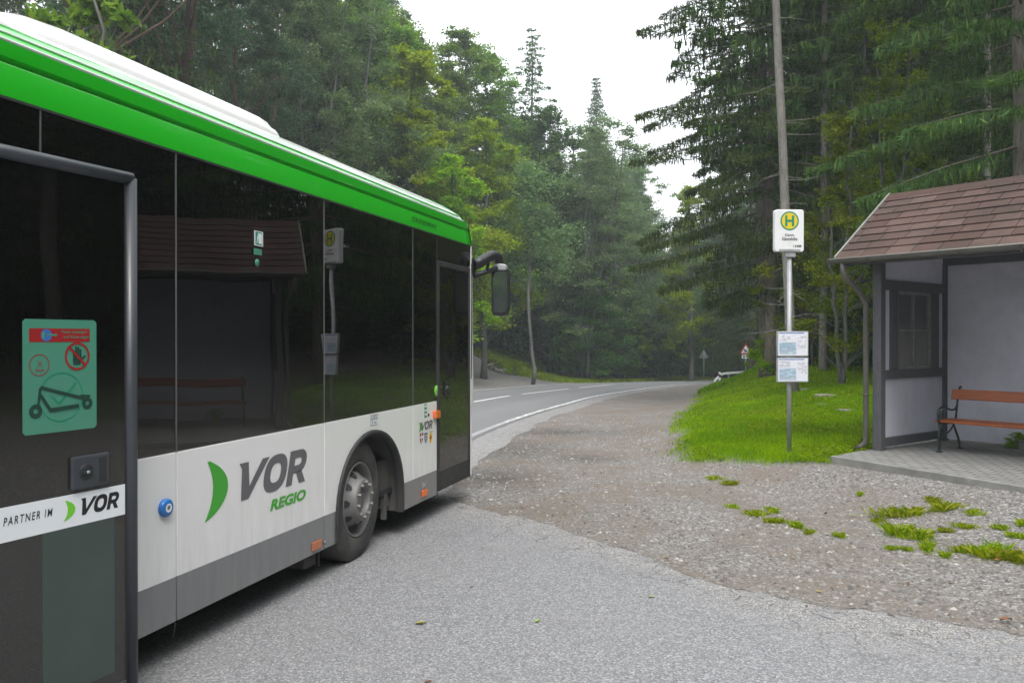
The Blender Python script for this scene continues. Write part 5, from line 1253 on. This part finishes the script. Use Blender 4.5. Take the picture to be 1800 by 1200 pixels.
for (y0, y1, seed) in ((582, 626, 1), (628, 671, 2)):
    cw = 28 / pm; cx0 = 2.5 / pm
    cs = MB().prism(rrect(cx0 - cw, cx0 + cw, zs(y1), zs(y0), .006, 2), -.045, .0).build('timetable_case', M['galv'], st, .003)
    pa = MB().prism([(cx0 - cw + .012, zs(y1) + .012), (cx0 + cw - .012, zs(y1) + .012), (cx0 + cw - .012, zs(y0) - .012), (cx0 - cw + .012, zs(y0) - .012)], -.047, -.045).build('timetable', M['paper'], cs)
    a0, a1, b0, b1 = cx0 - cw + .02, cx0 + cw - .02, zs(y1) + .02, zs(y0) - .02; H2 = b1 - b0
    mb = MB(); mb.add([(a0, -.0478, b1 - .012), (a1 - .04, -.0478, b1 - .012), (a1 - .04, -.0478, b1), (a0, -.0478, b1)], [(0, 1, 2, 3)]); mb.build('timetable_header', M['decal_blue'], pa)
    mb = MB()
    for i in range(11): z_ = b0 + H2 * .56 - i * H2 * .05; mb.add([(a0 + .005, -.0478, z_ - .0065), (a0 + (a1 - a0) * .62, -.0478, z_ - .0065), (a0 + (a1 - a0) * .62, -.0478, z_ + .001), (a0 + .005, -.0478, z_ + .001)], [(0, 1, 2, 3)])
    mb.build('timetable_rows', M['pale_blue'], pa)
    mb = MB(); strip_text(mb, a0 + .01, a0 + (a1 - a0) * .6, b0 + .01, b0 + H2 * .56, -.0484, 10, seed, .8); strip_text(mb, a0 + .01, a0 + (a1 - a0) * .4, b0 + H2 * .62, b0 + H2 * .9, -.0484, 4, seed + 5, .6); strip_text(mb, a1 - .13, a1 - .01, b0 + H2 * .3, b0 + H2 * .85, -.0484, 8, seed + 7, .5)
    mb.build('small_print', M['print_grey'], pa)

# ------------------------------------------------------------------ warning signs, delineators, guard rail
def triangle(w_): h_ = w_ * .866; return [(-w_ / 2, 0), (w_ / 2, 0), (0, h_)]
def rtri(w_, r_, n=4, z0=0):
    P_ = [(-w_ / 2, 0), (w_ / 2, 0), (0, w_ * .866)]; c = (0, w_ * .2887); out = []
    for i, (a, b) in enumerate(P_):
        dx, dy = c[0] - a, c[1] - b; L_ = math.hypot(dx, dy); q0 = math.atan2(-dy, -dx); cx_, cy_ = a + dx / L_ * 2 * r_, b + dy / L_ * 2 * r_
        for j in range(n + 1): q = q0 + R(-60 + 120 * j / n); out.append((cx_ + r_ * math.cos(q), cy_ + r_ * math.sin(q) + z0))
    return out
Y = 58.0; X = atd(1311, Y); zb = tz1(X, Y); zt0 = CH - (623 - HZ) * Y / F - zb
ws = empty('warning_sign', (X, Y, zb), R(-5), 'red-edged triangular warning sign with a skidding car symbol and small plate below', 'sign')
MB().tube([(0, .04, -.2), (0, .04, zt0 + .7)], .035, 10).build('pole', M['galv'], ws)
TW = .98
MB().prism(rtri(TW, .05, z0=zt0), 0, .02).build('sign_plate', M['decal_red'], ws)
cp = zt0 + TW * .2887; inner = [(a * .66, cp + (b - cp) * .66) for a, b in rtri(TW, .05, z0=zt0)]
MB().prism(inner, -.006, 0).build('sign_field', M['decal_white'], ws)
mb = MB(); zc = zt0
def rp(pts, y): mb.add([(a, y, zc + b) for a, b in pts], [list(range(len(pts)))])
rp([(-.18, .30), (-.02, .20), (.10, .21), (.12, .27), (.02, .30), (-.06, .38), (-.13, .40)], -.008); rp([(-.2, .14), (.2, .14), (.2, .165), (-.2, .19)], -.008)
for cx_ in (-.1, .0, .12): rp([(cx_ - .03, .13), (cx_ + .03, .13), (cx_ + .03, .185), (cx_ - .03, .185)], -.0095)
mb.build('skidding_car_symbol', M['decal_black'], ws)
p2 = MB().box(-.27, .27, 0, .02, zt0 - .26, zt0 - .03).build('supplementary_plate', M['decal_white'], ws)
mb = MB(); mb.box(-.2, -.06, -.004, 0, zt0 - .21, zt0 - .08); mb.box(-.02, .2, -.004, 0, zt0 - .18, zt0 - .10); mb.build('plate_symbol', M['decal_black'], p2)
Y = 76.0; X = atd(1237, Y); zb = CH - (668 - HZ) * Y / F; zb = min(zb, tz1(X, Y) + .4)
w2 = empty('road_sign', (X, Y, tz1(X, Y)), R(8), 'bare grey back of a triangular sign on a thin pole at the road bend', 'sign')
h1 = CH - (629 - HZ) * Y / F - tz1(X, Y)
MB().tube([(0, -.03, -.2), (0, -.03, h1 + .75)], .045, 10).build('pole', M['galv'], w2); MB().prism(rtri(.92, .04, z0=h1), 0, .02).build('sign_plate', M['galv'], w2)
MB().box(-.3, .3, -.03, 0, h1 + .15, h1 + .19).build('clamp_bar', M['gutter'], w2)
def delineator(px, Y, top, label):
    X = atd(px, Y); zb = tz1(X, Y); h_ = max(.8, CH - (top - HZ) * Y / F - zb)
    o = empty('delineator_post', (X, Y, zb), R(-10), label, 'post', 'roadside delineator posts')
    MB().prism([(-.07, -.1), (.07, -.1), (.07, h_ - .04), (-.07, h_)], -.05, .05).build('post_body', M['white_metal'], o, .02)
    MB().prism([(-.073, h_ - .36), (.073, h_ - .40), (.073, h_ - .18), (-.073, h_ - .14)], -.053, .053).build('black_band', M['decal_black'], o)
    MB().box(-.03, .03, -.06, -.053, h_ - .34, h_ - .2).build('reflector', M['decal_red'], o)
delineator(1040, 60, 649, 'white delineator post with black band on the far verge in mid road'); delineator(1265, 57, 655, 'white delineator post at the start of the guard rail')
Y0 = 60; P0 = (atd(1254, Y0), Y0); P1 = (atd(1330, 66), 66)
gr = empty('guard_rail', (P0[0], P0[1], tz1(*P0)), math.atan2(P1[1] - P0[1], P1[0] - P0[0]), 'white guard rail with a sloping end at the road bend', 'guard rail')
L_ = math.hypot(P1[0] - P0[0], P1[1] - P0[1]); zr = CH - (661 - HZ) * Y0 / F - tz1(*P0)
zr = max(zr, .5)
mb = MB(); v = []; prof = [(-.02, .05), (-.06, .08), (-.02, .11), (-.02, .14), (-.06, .17), (-.02, .20)]
pts = [(0, zr - .55), (1.1, zr - .05), (2, zr), (4, zr), (L_, zr)]
for x_, z_ in pts:
    for a, b in prof: v.append((x_, a, z_ + b))
n = len(prof); mb.add(v, [(i * n + j, i * n + j + 1, (i + 1) * n + j + 1, (i + 1) * n + j) for i in range(len(pts) - 1) for j in range(n - 1)]); mb.build('rail', M['white_metal'], gr)
for x_ in (1.1, 2.6, 4.1, 5.6): MB().box(x_, x_ + .1, 0, .08, -.4, zr + .2).build('post', M['galv'], gr)

# ------------------------------------------------------------------ shelter
mb = MB(); n = len(SLAB)
zsl = [FZ - .005, FZ - .03, FZ, FZ]
zsl = [.292, .262, .292, .292]
v = [(a, b, z) for (a, b), z in zip(SLAB, zsl)] + [(a, b, -.3) for a, b in SLAB]
mb.add(v, [(0, 1, 2, 3)] + [(i, i + 4, (i + 1) % 4 + 4, (i + 1) % 4) for i in range(4)])
k = NT('pavers'); mp = k.n('Mapping'); k.l(k.obj(), mp.inputs[0]); mp.inputs['Rotation'].default_value = (0, 0, math.atan2(2.06, -1.15) * -1 + math.pi / 2 - R(90))
bt = k.n('TexBrick'); k.l(mp.outputs[0], bt.inputs['Vector']); bt.inputs['Scale'].default_value = 1; bt.inputs['Brick Width'].default_value = .2; bt.inputs['Row Height'].default_value = .1
bt.inputs['Mortar Size'].default_value = .011; bt.inputs['Color1'].default_value = (.20, .195, .185, 1); bt.inputs['Color2'].default_value = (.27, .265, .255, 1); bt.inputs['Mortar'].default_value = (.07, .07, .06, 1)
c = k.mix(k.ramp(k.noise(1.5, 7, .7), [(.4, .0), (.7, .4)]), bt.outputs[0], (.15, .145, .13)); c = k.mix(k.ramp(k.noise(120, 3), [(.4, .0), (.7, .3)]), c, (.35, .34, .33))
k.pbr(c, .9, 0, k.bump(bt.outputs['Fac'], -.6, .006), .3); M['pavers'] = k.m
slab = mb.build('paved_slab', M['pavers']); tag(slab, 'low paved slab of small grey bricks under the shelter and bench', 'paving')
kb = MB(); dS = Vector((SLAB[1][0] - SLAB[0][0], SLAB[1][1] - SLAB[0][1])).normalized(); nS = Vector((-dS.y, dS.x)) * -1
def kpt(p, off, z): return (p[0] + nS.x * off, p[1] + nS.y * off, z)
if nS.dot(Vector((-1, -.5))) < 0: nS = -nS
v = []
for p, z in ((SLAB[0], .297), (SLAB[1], .267)): v += [kpt(p, .075, z), kpt(p, -.0, z), kpt(p, -.0, -.1), kpt(p, .075, -.1)]
kb.add(v, [(0, 1, 2, 3), (4, 7, 6, 5), (0, 4, 5, 1), (3, 7, 4, 0), (1, 5, 6, 2)]); M['kerb'] = simple('kerb', (.24, .235, .22), .9, 0, .2, 6, .4, 50, dirt=.6, dirtc=(.07, .075, .05))
kb.build('kerb_edge', M['kerb'], slab, .006)

rzs = math.atan2(U.y, U.x)
sh = empty('bus_shelter', (PX, PY, FZ - .01), rzs, 'small grey timber bus shelter with red shingle roof at the right', 'shelter')
# local frame: x along the front to the right (u), y into the depth (v), z up
D = 1.80; LEN = 4.2; 
zw = lambda w_: w_ - (FZ - .01)
EZ = zw(2.80)
bt_ = lambda *a, name='post', mat='timber', par=sh, bev=.006: MB().box(*a).build(name, M[mat], par, bev)
def lenx(px): return px
# posts
bt_(-.06, .06, -.06, .06, 0, EZ + .06, name='corner_post'); bt_(LEN - .06, LEN + .06, -.06, .06, 0, EZ + .06, name='corner_post')
bt_(-.06, .06, D - .06, D + .06, 0, EZ + .06, name='corner_post'); bt_(LEN - .06, LEN + .06, D - .06, D + .06, 0, EZ + .06, name='corner_post')
bt_(-.06, LEN + .06, -.062, .062, EZ + .06, EZ + .20, name='front_beam'); bt_(-.06, LEN + .06, D - .062, D + .062, EZ + .06, EZ + .20, name='back_beam')
# back wall
def boards(x0, x1, y0, y1, z0, z1, name, axis_='x', nb=1):
    mb = MB(); mb.box(x0, x1, y0, y1, z0, z1); return mb.build(name, M['wall_panel'], sh, .003)
boards(.06, LEN - .06, D + .0, D + .04, .03, EZ + .06, 'back_wall')
# side walls
RY_ = .926
for xo, nm in ((0, 'side_wall'), (LEN, 'side_wall')):
    sw = empty(nm, (xo, 0, 0)); sw.parent = sh
    def sb(y0, y1, z0, z1, name, mat='timber', t=.045, bev=.005): return MB().box(-t, t, y0, y1, z0, z1).build(name, M[mat], sw, bev)
    sb(.06, D - .06, zw(.335), zw(.455), 'base_beam', t=.05); sb(.06, D - .06, zw(1.245), zw(1.365), 'middle_beam', t=.05); sb(.06, D - .06, zw(2.45), zw(2.585), 'upper_beam', t=.05)
    sb(.06, D - .06, zw(.455), zw(1.245), 'lower_board', 'wall_panel', .012, 0); sb(.06, D - .06, zw(2.585), EZ + .20, 'upper_board', 'wall_panel', .012, 0)
    # window between stiles
    ya, yb_, yc, yd = .24, .52, 1.36, 1.60
    sb(ya, ya + .20, zw(1.365), zw(2.45), 'stile', t=.035); sb(yd - .22, yd, zw(1.365), zw(2.45), 'stile', t=.035)
    sb(.06, ya, zw(1.365), zw(2.45), 'side_board', 'wall_panel', .012, 0); sb(yd, D - .06, zw(1.365), zw(2.45), 'side_board', 'wall_panel', .012, 0)
    y0, y1, z0, z1 = ya + .20, yd - .22, zw(1.365), zw(2.45)
    wn = empty('window', (0, 0, 0)); wn.parent = sw
    mb = MB(); t = .02; f_ = .045
    mb.box(-t, t, y0, y0 + f_, z0, z1); mb.box(-t, t, y1 - f_, y1, z0, z1); mb.box(-t, t, y0 + f_, y1 - f_, z0, z0 + f_); mb.box(-t, t, y0 + f_, y1 - f_, z1 - f_, z1)
    mb.box(-t * .8, t * .8, (y0 + y1) / 2 - .012, (y0 + y1) / 2 + .012, z0 + f_, z1 - f_); mb.box(-t * .7, t * .7, y0 + f_, y1 - f_, (z0 + z1) / 2 - .012, (z0 + z1) / 2 + .012)
    mb.build('window_frame', simple('old_frame', (.20, .21, .20), .7, 0, .2, 12, .2) if 'old' not in M else M['old'], wn, .003)
    MB().box(-.003, .003, y0 + f_, y1 - f_, z0 + f_, z1 - f_).build('pane', M['pane_glass'], wn)
    # gable boards
    MB().prism([(-.3, EZ + .08), (D + .3, EZ + .08), (RY_, EZ + .93)], -.02, .02, axes='yz').build('gable_board', M['wall_panel'], sw)
# roof: eave corner local coords
EX0, EY0 = -.36, -.46; RY = EY0 + 1.386; RZ = zw(3.85); EZZ = zw(2.86); RX1 = LEN + .4; BY = RY + 1.386
rf = empty('roof', (0, 0, 0)); rf.parent = sh
sl = math.atan2(RZ - EZZ, RY - EY0); SLN = math.hypot(RZ - EZZ, RY - EY0)
for sgn, yb0 in ((1, EY0), (-1, BY)):
    mb = MB(); q = [(yb0, EZZ), (RY, RZ), (RY, RZ - .05), (yb0, EZZ - .05)]
    mb.prism(q, EX0 + .03, RX1 - .03, axes='yz'); mb.build('roof_deck', M['timber'], rf)
    V_ = []; Fq = []; T_ = []; rows = 9; rh = SLN / rows; r = random.Random(5)
    for i in range(rows):
        off = r.uniform(0, .3) if i % 2 else r.uniform(0, .3) + .17; x_ = EX0 - off
        while x_ < RX1:
            wd = .34 + r.uniform(-.03, .03); a0, a1 = max(x_ + .005, EX0), min(x_ + wd - .005, RX1); tn_ = r.random()
            if a1 > a0 + .01:
                s0, s1 = i * rh - (.03 if i == 0 else 0), (i + 1) * rh + .02; lo, hi_ = .022 + r.uniform(0, .004), .006
                def pt(x0_, s_, h_): return (x0_, yb0 + sgn * (math.cos(sl) * s_ - math.sin(sl) * h_), EZZ + math.sin(sl) * s_ + math.cos(sl) * h_)
                b = len(V_); V_ += [pt(a0, s0, lo), pt(a1, s0, lo), pt(a1, min(s1, SLN), hi_), pt(a0, min(s1, SLN), hi_), pt(a0, s0, lo - .012), pt(a1, s0, lo - .012), pt(a1, min(s1, SLN), hi_ - .01), pt(a0, min(s1, SLN), hi_ - .01)]
                Fq += [(b, b + 1, b + 2, b + 3), (b + 4, b + 5, b + 1, b), (b + 5, b + 6, b + 2, b + 1), (b + 7, b + 4, b, b + 3)]; T_ += [tn_] * 8
            x_ += wd
    npmesh('shingles', np.array(V_), np.array(Fq), M['shingle'], rf, tint=T_)
MB().prism([(RY - .11, RZ - .055), (RY, RZ + .03), (RY + .11, RZ - .055), (RY, RZ + .012)], EX0, RX1, axes='yz').build('ridge_cap', M['shingle'], rf)
for xe in (EX0 - .012, RX1 - .012):
    MB().prism([(EY0 - .02, EZZ - .07), (RY, RZ - .06), (BY + .02, EZZ - .07), (BY + .02, EZZ + .035), (RY, RZ + .045), (EY0 - .02, EZZ + .035)], xe, xe + .024, axes='yz').build('rake_trim', M['gutter_lip'], rf)
# gutter and downpipe
gt = empty('gutter', (0, 0, 0)); gt.parent = rf
mb = MB(); v = []; nn_ = 9
for x_ in (EX0 - .03, RX1):
    for i in range(nn_): q = math.pi + math.pi * i / (nn_ - 1); v.append((x_, EY0 - .06 + .062 * math.cos(q), EZZ - .015 + .062 * math.sin(q)))
mb.add(v, [(i, i + 1, nn_ + i + 1, nn_ + i) for i in range(nn_ - 1)] + [list(range(nn_)), list(range(2 * nn_ - 1, nn_ - 1, -1))], 0, False); mb.build('gutter_trough', M['gutter'], gt).modifiers.new('s', 'SOLIDIFY').thickness = .003
MB().tube([(EX0 - .03, EY0 - .124, EZZ - .012), (RX1, EY0 - .124, EZZ - .012)], .010, 8).build('gutter_lip', M['gutter_lip'], gt)
for x_ in (EX0 + .5, EX0 + 1.4, EX0 + 2.3, EX0 + 3.2, EX0 + 4.1):
    MB().prism([(EY0 - .125, EZZ - .03), (EY0 - .06, EZZ - .085), (EY0 + .0, EZZ - .03), (EY0 + .0, EZZ - .045), (EY0 - .06, EZZ - .1), (EY0 - .135, EZZ - .03)], x_, x_ + .025, axes='yz').build('gutter_bracket', M['gutter'], gt)
dx_ = EX0 + .14
MB().tube([(dx_, EY0 - .06, EZZ - .06), (dx_, EY0 - .06, EZZ - .16), (dx_ + .03, EY0 - .02, EZZ - .26), (-.15, -.15, EZZ - .50), (-.13, -.10, EZZ - .60), (-.13, -.10, .30), (-.13, -.10, .12), (-.17, -.13, .05), (-.25, -.17, .0)], [.036] * 9, 14).build('downpipe', M['gutter'], gt)
for z_ in (.75, 2.0): MB().lathe([(.037, -.012), (.042, -.012), (.042, .012), (.037, .012)], (-.13, -.10, z_), 'z', 16).build('pipe_clamp', M['gutter'], gt)
bt_(EX0 + .1, RX1 - .1, EY0 - .0, EY0 + .025, EZZ - .10, EZZ - .01, name='fascia', par=rf, bev=.003)
for x_ in np.arange(.0, LEN + .1, .7): bt_(x_ - .035, x_ + .035, EY0 + .03, .06, EZ + .02 - .0, EZ + .06, name='rafter_tail', par=rf, bev=.003)
MB().box(0.0, LEN, .03, D - .03, EZ + .2, EZ + .215).build('ceiling', M['wall_panel'], sh)
MB().box(.42, .62, -.20, -.12, EZ - .01, EZ + .03).build('lamp', M['gutter_lip'], sh, .01)

# ------------------------------------------------------------------ bench
bl = empty('park_bench', (5.63, 10.93, FZ - .012), rzs, 'bench with orange-brown wooden boards and curled black iron ends in the shelter', 'bench')
def arc(cx_, cz_, r0, r1, a0, a1, n=14): return [(cx_ + (r0 + (r1 - r0) * i / n) * math.cos(R(a0 + (a1 - a0) * i / n)), cz_ + (r0 + (r1 - r0) * i / n) * math.sin(R(a0 + (a1 - a0) * i / n))) for i in range(n + 1)]
def side_frame(x_):
    s_ = MB(); T = lambda pts, r_: s_.tube([(x_, a, b) for a, b in pts], r_, 8)
    T([(0, 0), (.0, .03), (.01, .12), (-.012, .20), (.02, .30), (.03, .40)], [.022, .016, .019, .013, .016, .015])
    T([(.60, 0), (.59, .03), (.54, .16), (.46, .27), (.40, .36)], [.022, .015, .016, .014, .014])
    s_.lathe([(0, 0), (.042, 0), (.042, .012), (.022, .028), (.0, .03)], (x_, 0, 0), 'z', 14); s_.lathe([(0, 0), (.042, 0), (.042, .012), (.022, .028), (.0, .03)], (x_, .60, 0), 'z', 14)
    T([(.03, .39), (.2, .375), (.36, .37), (.47, .38)], .015)
    T([(.03, .36), (.10, .27), (.22, .24), (.33, .28), (.42, .36)], .010)
    T([(.46, .37), (.485, .50), (.51, .62), (.55, .78), (.575, .84), (.61, .855), (.625, .83)], [.016, .014, .014, .013, .013, .012, .014])
    T([(.50, .60), (.44, .545), (.34, .545), (.18, .58), (.06, .595), (-.01, .565), (-.03, .50), (-.02, .44), (.0, .39)], [.012, .013, .014, .015, .016, .017, .016, .015, .015])
    T(arc(.055, .485, .06, .012, 150, -330), .009)
    T(arc(.03, .33, .05, .012, 90, 430), .008)
    s_.tube([(x_ - .005, .0, .39), (x_ + .005, .0, .39)], .03, 10)
    for b in (.10, .24): s_.lathe([(.014, -.012), (.024, 0), (.014, .012)], (x_, .005, b), 'z', 12)
    return s_
BL = 1.95
for x_ in (.03, BL - .03): side_frame(x_).build('iron_end', M['iron'], bl)
def slat(y0, y1, z0, z1, rot=0, name='seat_slat'):
    cy, cz_ = (y0 + y1) / 2, (z0 + z1) / 2; hy, hz = (y1 - y0) / 2, (z1 - z0) / 2
    o = MB().box(-.03, BL + .03, -hy, hy, -hz, hz).build(name, M['wood'], bl, .008); o.location = (0, cy, cz_); o.rotation_euler = (R(rot), 0, 0)
for y0 in (.0, .125, .25, .375): slat(y0, y0 + .11, .395, .425)
slat(.47, .50, .68, .82, -14, 'back_slat'); slat(.455, .48, .56, .62, -14, 'back_slat') if 0 else None
for x_ in (.03, BL - .03):
    for z_ in (.72, .78): pass

# low leafy weed by the shelter wall
o = plant('shrub_bright', *(Vector((PX, PY, 0)) + U * 1.05 + V * 1.68).xy, .22, 1.0, 'small dark weed growing between the slab and the back wall under the bench', 'weed', wide=1.3)
o.location.z = FZ - .02
o = plant('shrub_bright', *(Vector((PX, PY, 0)) + U * -.22 + V * -.05).xy, .20, 2.0, 'small weed at the foot of the shelter downpipe', 'weed', wide=1.3)
# ------------------------------------------------------------------ haze
mb = MB(); mb.box(-175, 190, -75, 250, -12, 75)
k = NT('haze'); k.t.nodes.remove(k.out); k.out = k.n('OutputMaterial'); pv = k.n('VolumePrincipled'); pv.inputs['Color'].default_value = (.86, .93, 1, 1); pv.inputs['Density'].default_value = .0013; pv.inputs['Anisotropy'].default_value = .2
k.l(pv.outputs[0], k.out.inputs['Volume'])
hz = mb.build('haze', k.m); tag(hz, 'thin pale haze between the far trees', 'haze', kind='stuff')
